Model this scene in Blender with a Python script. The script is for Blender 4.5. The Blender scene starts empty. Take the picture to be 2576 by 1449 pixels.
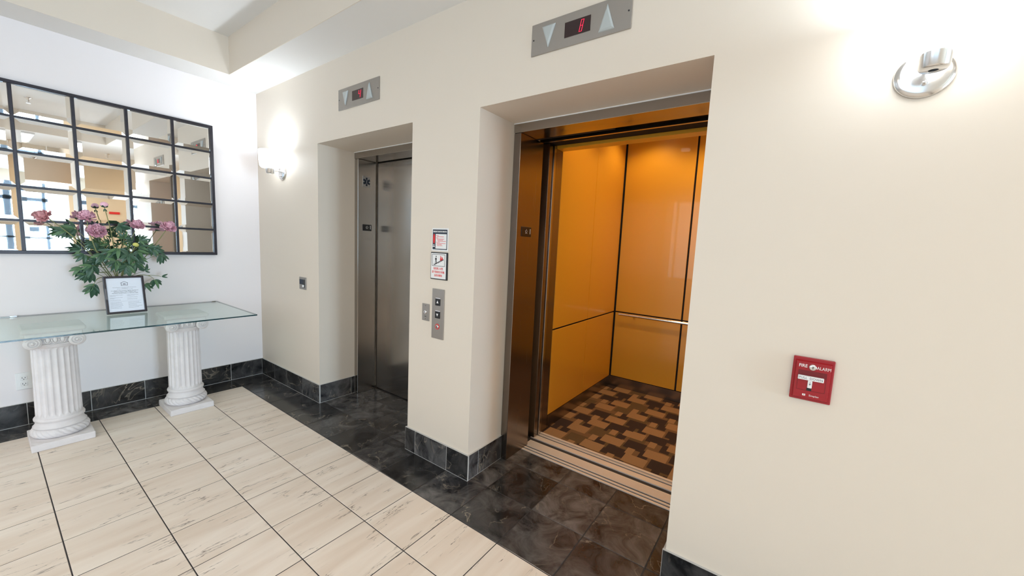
import bpy, bmesh, math, random
from mathutils import Vector, Matrix, Euler
rnd = random.Random(7)
SC = bpy.context.scene
COL = SC.collection
PI = math.pi

# ------------------------------------------------------------------ camera
cd = bpy.data.cameras.new('camera'); cam = bpy.data.objects.new('camera', cd); COL.objects.link(cam)
cd.sensor_width = 36.0; cd.lens = 965.04 * 36 / 2576; cd.clip_start = 0.02
cam.location = (4.2475, -1.6392, 1.4163)
cam.rotation_euler = (1.4602, -0.0465, 0.6244)
SC.camera = cam
SC.view_settings.view_transform = 'Standard'
SC.view_settings.look = 'None'
SC.view_settings.gamma = 1.0
SC.view_settings.use_curve_mapping = False
SC.view_settings.exposure = 0.0

# ------------------------------------------------------------------ world + large lights
w = bpy.data.worlds.new('sky'); SC.world = w; w.use_nodes = True
w.node_tree.nodes['Background'].inputs[0].default_value = (0.62, 0.80, 1.0, 1)
w.node_tree.nodes['Background'].inputs[1].default_value = 3.0

def area(name, loc, size, power, color, direction):
    l = bpy.data.lights.new(name, 'AREA'); l.shape = 'RECTANGLE'; l.size, l.size_y = size
    l.energy = power; l.color = color
    o = bpy.data.objects.new(name, l); COL.objects.link(o); o.location = loc
    o.rotation_euler = Vector(direction).to_track_quat('-Z', 'Y').to_euler()
    return o
# daylight through the glazed street front at the far end of the lobby
area('daylight_front', (12.4, -1.0, 1.3), (1.5, 2.3), 780, (0.60, 0.79, 1.0), (-1, 0, 0.05))
# warm fill for the lift wall, added outside the invented window
area('side_fill', (1.5, -4.6, 1.75), (2.2, 2.0), 15, (1.0, 0.88, 0.74), (0, 1, 0))
# ceiling fill lamps added to lift and warm the ambient light
FILL_LAMPS = [(1.9, -3.05, 9), (4.1, -3.05, 1.0), (5.45, -1.3, 1.5), (5.45, -3.05, 1.0)]
for lx, ly, k in FILL_LAMPS:
    area('ceiling_fill', (lx, ly, 2.69), (0.9, 0.5), k, (1.0, 0.80, 0.58) if lx < 3 else (1.0, .72, .45), (0, 0, -1))

# ------------------------------------------------------------------ materials
def new_mat(name):
    m = bpy.data.materials.new(name); m.use_nodes = True
    nt = m.node_tree; return m, nt, nt.nodes['Principled BSDF']
def mat(name, color, rough=0.5, metal=0.0, emit=None, estr=0.0, coat=0.0, spec=0.5, bump=None, vary=0.0, vscale=8.0, trans=0.0):
    m, nt, b = new_mat(name)
    b.inputs['Base Color'].default_value = (*color, 1)
    b.inputs['Roughness'].default_value = rough; b.inputs['Metallic'].default_value = metal
    b.inputs['Coat Weight'].default_value = coat; b.inputs['Specular IOR Level'].default_value = spec
    b.inputs['Transmission Weight'].default_value = trans
    if emit: b.inputs['Emission Color'].default_value = (*emit, 1); b.inputs['Emission Strength'].default_value = estr
    if bump or vary:
        tc = nt.nodes.new('ShaderNodeTexCoord')
    if bump:
        n = nt.nodes.new('ShaderNodeTexNoise'); n.inputs['Scale'].default_value = bump[0]; n.inputs['Detail'].default_value = 3
        nt.links.new(tc.outputs['Object'], n.inputs['Vector'])
        bm_ = nt.nodes.new('ShaderNodeBump'); bm_.inputs['Strength'].default_value = bump[1]; bm_.inputs['Distance'].default_value = bump[2] if len(bump) > 2 else 0.001
        nt.links.new(n.outputs['Fac'], bm_.inputs['Height']); nt.links.new(bm_.outputs['Normal'], b.inputs['Normal'])
    if vary:
        n = nt.nodes.new('ShaderNodeTexNoise'); n.inputs['Scale'].default_value = vscale; n.inputs['Detail'].default_value = 4
        nt.links.new(tc.outputs['Object'], n.inputs['Vector'])
        mx = nt.nodes.new('ShaderNodeMix'); mx.data_type = 'RGBA'
        mx.inputs['A'].default_value = (*[c * (1 - vary) for c in color], 1); mx.inputs['B'].default_value = (*[min(1, c * (1 + vary)) for c in color], 1)
        nt.links.new(n.outputs['Fac'], mx.inputs['Factor']); nt.links.new(mx.outputs['Result'], b.inputs['Base Color'])
    return m

def brushed(name, color, rough=0.3, grain=(300, 300, 3)):
    m, nt, b = new_mat(name)
    b.inputs['Metallic'].default_value = 1.0; b.inputs['Base Color'].default_value = (*color, 1)
    tc = nt.nodes.new('ShaderNodeTexCoord'); mp = nt.nodes.new('ShaderNodeMapping'); mp.inputs['Scale'].default_value = grain
    n = nt.nodes.new('ShaderNodeTexNoise'); n.inputs['Scale'].default_value = 1.0; n.inputs['Detail'].default_value = 2
    nt.links.new(tc.outputs['Object'], mp.inputs['Vector']); nt.links.new(mp.outputs['Vector'], n.inputs['Vector'])
    mr = nt.nodes.new('ShaderNodeMapRange'); mr.inputs['To Min'].default_value = rough * 0.92; mr.inputs['To Max'].default_value = rough * 1.1
    nt.links.new(n.outputs['Fac'], mr.inputs['Value']); nt.links.new(mr.outputs['Result'], b.inputs['Roughness'])
    bp = nt.nodes.new('ShaderNodeBump'); bp.inputs['Strength'].default_value = 0.05; bp.inputs['Distance'].default_value = 0.0002
    nt.links.new(n.outputs['Fac'], bp.inputs['Height']); nt.links.new(bp.outputs['Normal'], b.inputs['Normal'])
    if grain[2] < 10:      # vertical grain spreads highlights sideways
        tg = nt.nodes.new('ShaderNodeTangent'); tg.direction_type = 'RADIAL'; tg.axis = 'Z'
        nt.links.new(tg.outputs[0], b.inputs['Tangent']); b.inputs['Anisotropic'].default_value = .75
    return m

def marble_dark(name):
    m, nt, b = new_mat(name); N = nt.nodes; L = nt.links
    b.inputs['Roughness'].default_value = 0.16; b.inputs['Specular IOR Level'].default_value = 0.5
    geo = N.new('ShaderNodeNewGeometry'); oi = N.new('ShaderNodeObjectInfo')
    mul = N.new('ShaderNodeVectorMath'); mul.operation = 'SCALE'; mul.inputs['Scale'].default_value = 1.0
    rv = N.new('ShaderNodeCombineXYZ')
    m1 = N.new('ShaderNodeMath'); m1.operation = 'MULTIPLY'; m1.inputs[1].default_value = 37.0
    m2 = N.new('ShaderNodeMath'); m2.operation = 'MULTIPLY'; m2.inputs[1].default_value = 91.0
    L.new(oi.outputs['Random'], m1.inputs[0]); L.new(oi.outputs['Random'], m2.inputs[0])
    L.new(m1.outputs[0], rv.inputs[0]); L.new(m2.outputs[0], rv.inputs[1]); L.new(m1.outputs[0], rv.inputs[2])
    ad = N.new('ShaderNodeVectorMath'); ad.operation = 'ADD'
    L.new(geo.outputs['Position'], ad.inputs[0]); L.new(rv.outputs[0], ad.inputs[1])
    # cloudy ground
    n1 = N.new('ShaderNodeTexNoise'); n1.inputs['Scale'].default_value = 7; n1.inputs['Detail'].default_value = 8; n1.inputs['Roughness'].default_value = .65; n1.inputs['Distortion'].default_value = .8
    L.new(ad.outputs[0], n1.inputs['Vector'])
    cr = N.new('ShaderNodeValToRGB'); cr.color_ramp.elements[0].position = .36; cr.color_ramp.elements[0].color = (.0075, .0075, .009, 1)
    cr.color_ramp.elements[1].position = .72; cr.color_ramp.elements[1].color = (.115, .108, .104, 1)
    L.new(n1.outputs['Fac'], cr.inputs['Fac'])
    # tile-to-tile tone
    rr = N.new('ShaderNodeMapRange'); rr.inputs['To Min'].default_value = .45; rr.inputs['To Max'].default_value = 1.8
    wn = N.new('ShaderNodeTexWhiteNoise'); wn.noise_dimensions = '1D'; L.new(oi.outputs['Random'], wn.inputs['W']); L.new(wn.outputs['Value'], rr.inputs['Value'])
    sc = N.new('ShaderNodeVectorMath'); sc.operation = 'SCALE'; L.new(cr.outputs[0], sc.inputs[0]); L.new(rr.outputs[0], sc.inputs['Scale'])
    # veins: thin contour of warped noise
    n2 = N.new('ShaderNodeTexNoise'); n2.inputs['Scale'].default_value = 3.2; n2.inputs['Detail'].default_value = 5; n2.inputs['Distortion'].default_value = 1.6
    L.new(ad.outputs[0], n2.inputs['Vector'])
    s = N.new('ShaderNodeMath'); s.operation = 'SUBTRACT'; s.inputs[1].default_value = .5; L.new(n2.outputs['Fac'], s.inputs[0])
    a = N.new('ShaderNodeMath'); a.operation = 'ABSOLUTE'; L.new(s.outputs[0], a.inputs[0])
    vr = N.new('ShaderNodeMapRange'); vr.inputs['From Min'].default_value = 0.0; vr.inputs['From Max'].default_value = .012; vr.inputs['To Min'].default_value = 1; vr.inputs['To Max'].default_value = 0
    L.new(a.outputs[0], vr.inputs['Value'])
    n3 = N.new('ShaderNodeTexNoise'); n3.inputs['Scale'].default_value = 5; L.new(ad.outputs[0], n3.inputs['Vector'])
    mr = N.new('ShaderNodeMapRange'); mr.inputs['From Min'].default_value = .45; mr.inputs['From Max'].default_value = .7; L.new(n3.outputs['Fac'], mr.inputs['Value'])
    mm = N.new('ShaderNodeMath'); mm.operation = 'MULTIPLY'; L.new(vr.outputs[0], mm.inputs[0]); L.new(mr.outputs[0], mm.inputs[1])
    mx = N.new('ShaderNodeMix'); mx.data_type = 'RGBA'; L.new(sc.outputs[0], mx.inputs['A']); mx.inputs['B'].default_value = (.30, .25, .19, 1); L.new(mm.outputs[0], mx.inputs['Factor'])
    L.new(mx.outputs['Result'], b.inputs['Base Color'])
    return m

def travertine(name):
    m, nt, b = new_mat(name); N = nt.nodes; L = nt.links
    b.inputs['Roughness'].default_value = 0.28; b.inputs['Specular IOR Level'].default_value = 0.4
    geo = N.new('ShaderNodeNewGeometry'); oi = N.new('ShaderNodeObjectInfo')
    m1 = N.new('ShaderNodeMath'); m1.operation = 'MULTIPLY'; m1.inputs[1].default_value = 53.0; L.new(oi.outputs['Random'], m1.inputs[0])
    rv = N.new('ShaderNodeCombineXYZ'); L.new(m1.outputs[0], rv.inputs[0]); L.new(m1.outputs[0], rv.inputs[2])
    ad = N.new('ShaderNodeVectorMath'); ad.operation = 'ADD'; L.new(geo.outputs['Position'], ad.inputs[0]); L.new(rv.outputs[0], ad.inputs[1])
    mp = N.new('ShaderNodeMapping'); mp.inputs['Rotation'].default_value = (0, 0, .13); mp.inputs['Scale'].default_value = (8, .9, 1); L.new(ad.outputs[0], mp.inputs['Vector'])
    n1 = N.new('ShaderNodeTexNoise'); n1.inputs['Scale'].default_value = 1.6; n1.inputs['Detail'].default_value = 6; n1.inputs['Distortion'].default_value = .5; L.new(mp.outputs[0], n1.inputs['Vector'])
    cr = N.new('ShaderNodeValToRGB'); e = cr.color_ramp.elements
    e[0].position = .3; e[0].color = (.76, .63, .51, 1); e[1].position = .7; e[1].color = (.88, .775, .665, 1)
    L.new(n1.outputs['Fac'], cr.inputs['Fac'])
    n2 = N.new('ShaderNodeTexNoise'); n2.inputs['Scale'].default_value = 1.5; n2.inputs['Detail'].default_value = 6; n2.inputs['Roughness'].default_value = .55; n2.inputs['Distortion'].default_value = .15; L.new(mp.outputs[0], n2.inputs['Vector'])
    s = N.new('ShaderNodeMath'); s.operation = 'SUBTRACT'; s.inputs[1].default_value = .5; L.new(n2.outputs['Fac'], s.inputs[0])
    a = N.new('ShaderNodeMath'); a.operation = 'ABSOLUTE'; L.new(s.outputs[0], a.inputs[0])
    vr = N.new('ShaderNodeMapRange'); vr.inputs['From Max'].default_value = .0065; vr.inputs['To Min'].default_value = 1; vr.inputs['To Max'].default_value = 0; L.new(a.outputs[0], vr.inputs['Value'])
    n3 = N.new('ShaderNodeTexNoise'); n3.inputs['Scale'].default_value = 6; L.new(ad.outputs[0], n3.inputs['Vector'])
    mr = N.new('ShaderNodeMapRange'); mr.inputs['From Min'].default_value = .47; mr.inputs['From Max'].default_value = .60; L.new(n3.outputs['Fac'], mr.inputs['Value'])
    mm = N.new('ShaderNodeMath'); mm.operation = 'MULTIPLY'; L.new(vr.outputs[0], mm.inputs[0]); L.new(mr.outputs[0], mm.inputs[1])
    mx = N.new('ShaderNodeMix'); mx.data_type = 'RGBA'; L.new(cr.outputs[0], mx.inputs['A']); mx.inputs['B'].default_value = (.13, .085, .06, 1); L.new(mm.outputs[0], mx.inputs['Factor'])
    L.new(mx.outputs['Result'], b.inputs['Base Color'])
    return m

def thin_glass(name, tint, ior=1.5):
    m = bpy.data.materials.new(name); m.use_nodes = True; nt = m.node_tree; N = nt.nodes; L = nt.links
    N.remove(N['Principled BSDF']); out = N['Material Output']
    t = N.new('ShaderNodeBsdfTransparent'); t.inputs[0].default_value = (*tint, 1)
    g = N.new('ShaderNodeBsdfGlossy'); g.inputs['Roughness'].default_value = 0.01; g.inputs[0].default_value = (1, 1, 1, 1)
    lw = N.new('ShaderNodeLayerWeight'); p5 = N.new('ShaderNodeMath'); p5.operation = 'POWER'; p5.inputs[1].default_value = 5.0; L.new(lw.outputs['Facing'], p5.inputs[0])
    f = N.new('ShaderNodeMath'); f.operation = 'MULTIPLY_ADD'; f.inputs[1].default_value = .92; f.inputs[2].default_value = .05; L.new(p5.outputs[0], f.inputs[0])
    mx = N.new('ShaderNodeMixShader'); L.new(f.outputs[0], mx.inputs[0]); L.new(t.outputs[0], mx.inputs[1]); L.new(g.outputs[0], mx.inputs[2]); L.new(mx.outputs[0], out.inputs[0])
    return m

M = {}
M['wall'] = mat('cream_wall_paint', (.765, .675, .568), .55, bump=(220, .12, .0006), spec=.35)
M['wall_pale'] = mat('pale_wall_paint', (.86, .805, .795), .55, bump=(220, .12, .0006), spec=.35)
M['ceil'] = mat('ceiling_paint', (.80, .775, .74), .7, bump=(150, .1, .0006), spec=.2)
M['warmwall'] = mat('yellow_wall_paint', (.80, .70, .55), .6)
M['grout'] = mat('floor_grout', (.035, .03, .03), .8)
M['wgrout'] = mat('white_grout', (.55, .53, .50), .8)
M['light_tile'] = travertine('cream_travertine')
M['dark_tile'] = marble_dark('dark_marble')
M['steel'] = brushed('brushed_steel', (.42, .39, .36), .22, (300, 300, 2))
M['steel_dark'] = brushed('brushed_dark_steel', (.26, .225, .20), .26, (300, 300, 2))
M['plate'] = brushed('steel_plate', (.40, .375, .345), .42, (4, 300, 300))
M['nickel'] = mat('satin_nickel', (.72, .71, .70), .22, 1.0)
M['chrome'] = mat('chrome', (.8, .8, .82), .1, 1.0)
M['alu'] = mat('aluminium_sill', (.80, .71, .64), .42, .35)
M['black'] = mat('black_plastic', (.008, .008, .01), .35)
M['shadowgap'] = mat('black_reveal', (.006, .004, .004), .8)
M['iron'] = mat('dark_iron', (.022, .018, .024), .38, .3, vary=.5, vscale=30)
M['mirror'] = mat('mirror_silver', (.93, .94, .94), .012, 1.0)
M['glass'] = thin_glass('table_glass', (.70, .83, .775), 1.52)
M['glass_edge'] = mat('glass_edge', (.01, .05, .06), .1, coat=.5)
M['pane'] = thin_glass('window_glass', (.95, .97, .97))
M['plaster'] = mat('cast_stone_plaster', (.76, .71, .70), .75, bump=(60, .35, .002), vary=.12, vscale=14)
M['laminate'] = mat('orange_laminate', (.70, .335, .025), .3, coat=.35)
M['kick'] = brushed('kick_plate_steel', (.34, .30, .27), .25, (2, 300, 300))
M['red'] = mat('alarm_red', (.34, .003, .010), .35, coat=.15, bump=(300, .08, .0005))
M['red_dark'] = mat('alarm_red_recess', (.16, .002, .005), .4)
M['white'] = mat('white_plastic', (.85, .84, .82), .4)
M['print_white'] = mat('white_print', (.85, .84, .82), .6)
M['print_black'] = mat('black_print', (.012, .012, .015), .6)
M['print_navy'] = mat('navy_print', (.015, .025, .045), .5)
M['print_red'] = mat('red_print', (.75, .03, .03), .6)
M['print_grey'] = mat('grey_print', (.16, .17, .2), .7)
M['paper'] = mat('paper', (.78, .82, .90), .6)
M['silverplate'] = mat('silver_emblem_ground', (.45, .44, .43), .4, .7)
M['arrow'] = mat('frosted_arrow_lens', (.46, .49, .48), .35, coat=.2)
M['display'] = mat('display_window', (.02, .004, .006), .25, coat=.3)
M['led'] = mat('red_led', (.3, 0, .01), .4, emit=(1.0, .02, .08), estr=1.7)
M['shade'] = mat('lit_opal_glass', (.9, .9, .9), .3, emit=(.86, .93, 1.0), estr=9.0)
M['drum'] = mat('drum_shade_linen', (.50, .40, .31), .8, emit=(1, .75, .5), estr=.12, bump=(200, .3, .001))
M['diffuser'] = mat('lit_diffuser', (.9, .9, .9), .5, emit=(1, .9, .75), estr=5.0)
M['frame_dark'] = mat('black_frame_lacquer', (.014, .012, .02), .25, coat=.3)
M['leaf'] = mat('peony_leaf', (.042, .105, .060), .36, vary=.5, vscale=18)
M['leaf2'] = mat('peony_leaf_pale', (.085, .18, .075), .45, vary=.35, vscale=18)
M['stem'] = mat('peony_stem', (.22, .24, .09), .5, vary=.35, vscale=12)
M['petal'] = mat('pink_petal', (1.0, .52, .62), .6, vary=.22, vscale=40)
M['petal2'] = mat('salmon_petal', (.88, .44, .46), .6, vary=.25, vscale=40)
M['bud'] = mat('yellow_bud', (.62, .60, .16), .5)
M['vase'] = mat('cream_ceramic', (.66, .60, .50), .25, coat=.4)
M['mullion'] = mat('bronze_mullion', (.12, .16, .22), .4, .4)
M['header'] = mat('grey_wall_header', (.30, .27, .24), .7)
M['street'] = mat('pale_pavement', (.55, .55, .55), .8)
M['carpet0'] = mat('carpet_tan', (.31, .17, .075), .95, bump=(900, .5, .002), vary=.15, vscale=200)
M['carpet1'] = mat('carpet_brown', (.165, .085, .035), .95, bump=(900, .5, .002), vary=.15, vscale=200)
M['carpet2'] = mat('carpet_dark', (.032, .014, .008), .95, bump=(900, .5, .002), vary=.15, vscale=200)
M['carpet3'] = mat('carpet_olive', (.11, .062, .022), .95, bump=(900, .5, .002), vary=.15, vscale=200)

# ------------------------------------------------------------------ helpers
class MB:
    """collects geometry, builds ONE mesh object"""
    def __init__(s): s.v = []; s.f = []; s.mi = []; s.sm = []
    def add(s, vs, fs, mi=0, smooth=False):
        o = len(s.v); s.v += [tuple(v) for v in vs]; s.f += [tuple(i + o for i in f) for f in fs]; s.mi += [mi] * len(fs); s.sm += [smooth] * len(fs)
    def box(s, x0, x1, y0, y1, z0, z1, mi=0):
        if x0 > x1: x0, x1 = x1, x0
        if y0 > y1: y0, y1 = y1, y0
        if z0 > z1: z0, z1 = z1, z0
        vs = [(x, y, z) for x in (x0, x1) for y in (y0, y1) for z in (z0, z1)]
        s.add(vs, [(0, 1, 3, 2), (4, 6, 7, 5), (0, 4, 5, 1), (2, 3, 7, 6), (0, 2, 6, 4), (1, 5, 7, 3)], mi)
    def bbox(s, x0, x1, y0, y1, z0, z1, b, mi=0):
        """box with all twelve edges chamfered by b"""
        if x0 > x1: x0, x1 = x1, x0
        if y0 > y1: y0, y1 = y1, y0
        if z0 > z1: z0, z1 = z1, z0
        bm = bmesh.new(); bmesh.ops.create_cube(bm, size=1)
        for v in bm.verts:
            v.co = Vector((x0 + (v.co.x + .5) * (x1 - x0), y0 + (v.co.y + .5) * (y1 - y0), z0 + (v.co.z + .5) * (z1 - z0)))
        bmesh.ops.bevel(bm, geom=bm.edges[:], offset=b, segments=1, affect='EDGES')
        s.frombm(bm, mi); bm.free()
    def frombm(s, bm, mi=0, smooth=False):
        bm.verts.index_update(); s.add([v.co[:] for v in bm.verts], [[v.index for v in f.verts] for f in bm.faces], mi, smooth)
    def lathe(s, prof, c=(0, 0, 0), n=32, axis='z', mi=0, cap=True, smooth=True):
        vs = []
        for r, h in prof:
            for k in range(n):
                a = 2 * PI * k / n; p = (r * math.cos(a), r * math.sin(a), h)
                if axis == 'x': p = (h, p[0], p[1])
                if axis == 'y': p = (p[1], h, p[0])
                vs.append((p[0] + c[0], p[1] + c[1], p[2] + c[2]))
        fs = []
        for i in range(len(prof) - 1):
            for k in range(n): fs.append((i * n + k, i * n + (k + 1) % n, (i + 1) * n + (k + 1) % n, (i + 1) * n + k))
        s.add(vs, fs, mi, smooth)
        if cap:
            s.add(vs[:n], [tuple(range(n))[::-1]], mi); s.add(vs[-n:], [tuple(range(n))], mi)
    def tube(s, pts, rads, n=8, mi=0):
        pts = [Vector(p) for p in pts]
        if not hasattr(rads, '__len__'): rads = [rads] * len(pts)
        vs = []; up = Vector((.31, .17, .93)).normalized()
        for i, p in enumerate(pts):
            d = (pts[min(i + 1, len(pts) - 1)] - pts[max(i - 1, 0)]).normalized()
            u = d.cross(up)
            if u.length < .05: u = d.cross(Vector((1, 0, 0)))
            u.normalize(); q = d.cross(u)
            for k in range(n):
                a = 2 * PI * k / n; vs.append(p + (u * math.cos(a) + q * math.sin(a)) * rads[i])
        fs = [(i * n + k, i * n + (k + 1) % n, (i + 1) * n + (k + 1) % n, (i + 1) * n + k) for i in range(len(pts) - 1) for k in range(n)]
        s.add(vs, fs, mi, True); s.add(vs[:n], [tuple(range(n))[::-1]], mi); s.add(vs[-n:], [tuple(range(n))], mi)
    def prism(s, poly, z0, z1, mi=0):
        """polygon in the xy plane extruded z0..z1"""
        n = len(poly); vs = [(x, y, z0) for x, y in poly] + [(x, y, z1) for x, y in poly]
        s.add(vs, [tuple(range(n))[::-1], tuple(range(n, 2 * n))] + [(k, (k + 1) % n, n + (k + 1) % n, n + k) for k in range(n)], mi)
    def mesh(s, name):
        me = bpy.data.meshes.new(name); me.from_pydata(s.v, [], s.f); me.polygons.foreach_set('material_index', s.mi); me.polygons.foreach_set('use_smooth', s.sm)
        me.update()
        bm = bmesh.new(); bm.from_mesh(me); bmesh.ops.recalc_face_normals(bm, faces=bm.faces); bm.to_mesh(me); bm.free()
        return me
    def build(s, name, mats, parent=None):
        me = s.mesh(name)
        for m_ in (mats if isinstance(mats, (list, tuple)) else [mats]): me.materials.append(M[m_])
        return link(name, me, parent)

def link(name, data, parent=None):
    o = bpy.data.objects.new(name, data); COL.objects.link(o)
    if parent: o.parent = parent
    return o
def tag(o, label=None, cat=None, group=None, kind=None):
    if label: o['label'] = label
    if cat: o['category'] = cat
    if group: o['group'] = group
    if kind: o['kind'] = kind
    return o
def thing(name, label, cat, loc=(0, 0, 0), rot=(0, 0, 0), group=None, kind=None):
    o = link(name, None); o.location = loc; o.rotation_euler = rot
    o.empty_display_size = .05
    return tag(o, label, cat, group, kind)
# wall frames: local x = along the wall (reads left to right), y = up, z = out of the wall
ROT_BACK = Matrix(((1, 0, 0), (0, 0, -1), (0, 1, 0))).to_euler()      # facing -y
ROT_LEFT = Matrix(((0, 0, 1), (1, 0, 0), (0, 1, 0))).to_euler()       # facing +x
def struct(o, label, cat): return tag(o, label, cat, kind='structure')

def text_mb(mb, body, size, x, y, z0, depth=.0006, align='CENTER', mi=0, sx=1.0, shear=0.0, offset=0.0):
    cu = bpy.data.curves.new('txt', 'FONT'); cu.body = body; cu.size = size; cu.align_x = align; cu.align_y = 'CENTER'
    cu.extrude = depth / 2; cu.resolution_u = 2; cu.shear = shear; cu.offset = offset
    o = bpy.data.objects.new('txt', cu); COL.objects.link(o)
    dg = bpy.context.evaluated_depsgraph_get(); me = bpy.data.meshes.new_from_object(o.evaluated_get(dg))
    mb.add([(v.co.x * sx + x, v.co.y + y, v.co.z + z0 + depth / 2) for v in me.vertices], [tuple(p.vertices) for p in me.polygons], mi)
    bpy.data.objects.remove(o); bpy.data.curves.remove(cu); bpy.data.meshes.remove(me)

# ------------------------------------------------------------------ room shell
HC = 2.725; HT = 3.02                     # soffit and tray heights
A1, B1, A2, B2 = 1.1146, 2.2604, 2.8126, 3.9483     # the two lift recesses
H1 = 2.15; DR = .322
XE = 5.72                                 # end of the lift wall
def shell():
    mb = MB()
    for x0, x1 in ((-.2, A1), (B1, A2), (B2, XE)): mb.box(x0, x1, 0, .62, 0, 3.1)
    mb.box(A1, B1, 0, .62, H1, 3.1); mb.box(A2, B2, 0, .62, H1, 3.1)
    struct(mb.build('wall_back', 'wall'), 'cream painted wall with two deep lift recesses', 'wall')
    mb = MB(); mb.box(-.2, 0, -4.7, 0, 0, 3.1)
    struct(mb.build('wall_left', 'wall_pale'), 'pale painted side wall behind the mirror and glass table', 'wall')
    # wall behind the camera, its window opening added for the fill light
    mb = MB(); y0, y1 = -4.45, -4.3
    mb.box(-.2, .7, y0, y1, 0, 3.1); mb.box(5.3, 13, y0, y1, 0, 3.1); mb.box(.7, 5.3, y0, y1, 0, .75); mb.box(.7, 5.3, y0, y1, 2.75, 3.1)
    struct(mb.build('wall_front', 'wall'), 'painted wall behind the camera with wide opening added for the fill light', 'wall')
    wn = struct(link('fill_window', None), 'wide window added behind the camera for fill light', 'window')
    mb = MB()
    for x in (.7, 1.85, 3.0, 4.15, 5.26): mb.box(x, x + .04, -4.43, -4.37, .75, 2.75)
    mb.box(.7, 5.3, -4.43, -4.37, .75, .79); mb.box(.7, 5.3, -4.43, -4.37, 2.71, 2.75); mb.build('window_frame', 'mullion', wn)
    mb = MB(); mb.box(.72, 5.28, -4.405, -4.40, .77, 2.73); mb.build('pane', 'pane', wn)
    # far end: yellow lit wall of the neighbouring room, then the glazed street front
    mb = MB(); mb.box(XE - .15, XE, .62, 3.0, 0, 3.1); mb.box(XE, 8.2, 3.0, 3.15, 0, 3.1)
    struct(mb.build('wall_back', 'wall'), 'wall beyond the lift lobby seen only in the mirror', 'wall')
    mb = MB(); mb.box(8.2, 8.4, -.42, 3.15, 0, 3.1)
    struct(mb.build('wall_right', 'warmwall'), 'yellow lit wall at the far side, seen in the mirror', 'wall')
    mb = MB(); mb.box(8.4, 12.0, -.42, -.3, 0, 3.1); mb.box(12.0, 12.15, -4.45, -.3, 2.35, 3.1); mb.box(12.0, 12.15, -4.45, -3.3, 0, 2.35)
    struct(mb.build('wall_right', 'wall'), 'wall around the glazed street entrance', 'wall')
    dn = struct(link('door_3', None), 'glazed street entrance seen in the mirror', 'door')
    mb = MB()
    for y, t in ((-3.3, .08), (-2.55, .06), (-1.8, .09), (-1.15, .13), (-.92, .06), (-.52, .07), (-.36, .06)): mb.box(12.0, 12.08, y, y + t, 0, 2.35)
    for z, t in ((0, .1), (1.02, .05), (2.0, .1), (2.27, .08)): mb.box(12.0, 12.08, -3.3, -.3, z, z + t)
    mb.box(12.0, 12.06, -.85, -.62, 1.2, 1.34)
    mb.build('door_frame', 'mullion', dn)
    mb = MB(); mb.box(12.04, 12.05, -3.28, -.32, .05, 2.33); mb.build('pane', 'pane', dn)
    # ceiling: lowered soffit with raised trays
    cx = struct(link('ceiling', None), 'white ceiling with raised tray', 'ceiling')
    mb = MB(); T = [(.297, 4.85, -2.55, -.308), (6.2, 8.7, -2.55, -.45)]
    X0, X1, Y0, Y1 = -.2, 12.15, -4.45, 3.15
    mb.box(X0, X1, T[0][3], Y1, HC, HT)       # strip by the lift wall
    mb.box(X0, X1, Y0, T[0][2], HC, HT)
    mb.box(X0, T[0][0], T[0][2], T[0][3], HC, HT); mb.box(T[0][1], T[1][0], T[0][2], T[0][3], HC, HT); mb.box(T[1][1], X1, T[0][2], T[0][3], HC, HT)
    mb.box(T[1][0], T[1][1], T[1][3], T[0][3], HC, HT)
    mb.build('soffit', 'ceil', cx)
    for (a, b, c_, d_) in T:
        for q in ((a, a + .004, c_, d_), (b - .004, b, c_, d_), (a, b, c_, c_ + .004), (a, b, d_ - .004, d_)):
            mb = MB(); mb.box(q[0], q[1], q[2], q[3], HC - .0005, HT); mb.build('tray_side', 'wall', cx)
    mb = MB(); mb.box(X0, X1, Y0, Y1, HT, HT + .1); mb.build('upper_ceiling', 'ceil', cx)
shell()

# ------------------------------------------------------------------ floor
P = .3048; GX = 2.3399; GY = -.2738; LX = .2532; G = .0022
floor = struct(link('floor', None), 'floor of cream stone tiles with a dark marble border', 'floor')
mb = MB(); mb.box(-.2, 12.15, -4.45, 3.15, -.06, -.0015)
mb.build('grout_bed', 'grout', floor)
mb = MB(); mb.box(11.9, 26, -14, 8, -.1, -.07); struct(mb.build('pavement', 'street'), 'pale pavement outside the street entrance', 'ground')
def tile_mesh(w_, d_, name, m_):
    c = .0012; z0, z1 = -.008, 0
    vs = [(0, 0, z0), (w_, 0, z0), (w_, d_, z0), (0, d_, z0), (0, 0, z1 - c), (w_, 0, z1 - c), (w_, d_, z1 - c), (0, d_, z1 - c),
          (c, c, z1), (w_ - c, c, z1), (w_ - c, d_ - c, z1), (c, d_ - c, z1)]
    fs = [(3, 2, 1, 0)] + [(k, (k + 1) % 4, 4 + (k + 1) % 4, 4 + k) for k in range(4)] + [(4 + k, 4 + (k + 1) % 4, 8 + (k + 1) % 4, 8 + k) for k in range(4)] + [(8, 9, 10, 11)]
    me = bpy.data.meshes.new(name); me.from_pydata(vs, [], fs); me.materials.append(M[m_]); me.update(); return me
cache = {}
stuff = {'light_tile': MB(), 'dark_tile': MB()}
def tile(x0, x1, y0, y1, m_, far=False):
    x0 += G; x1 -= G; y0 += G; y1 -= G
    if x1 - x0 < .004 or y1 - y0 < .004: return
    if far:
        stuff[m_].box(x0, x1, y0, y1, -.008, 0); return
    k = (round(x1 - x0, 4), round(y1 - y0, 4), m_)
    if k not in cache: cache[k] = tile_mesh(x1 - x0, y1 - y0, 'tile', m_)
    o = link('tile', cache[k], floor); o.location = (x0, y0, rnd.uniform(-.0002, .0002))
xs = [LX] + [GX + i * P for i in range(-6, 12)]
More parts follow.
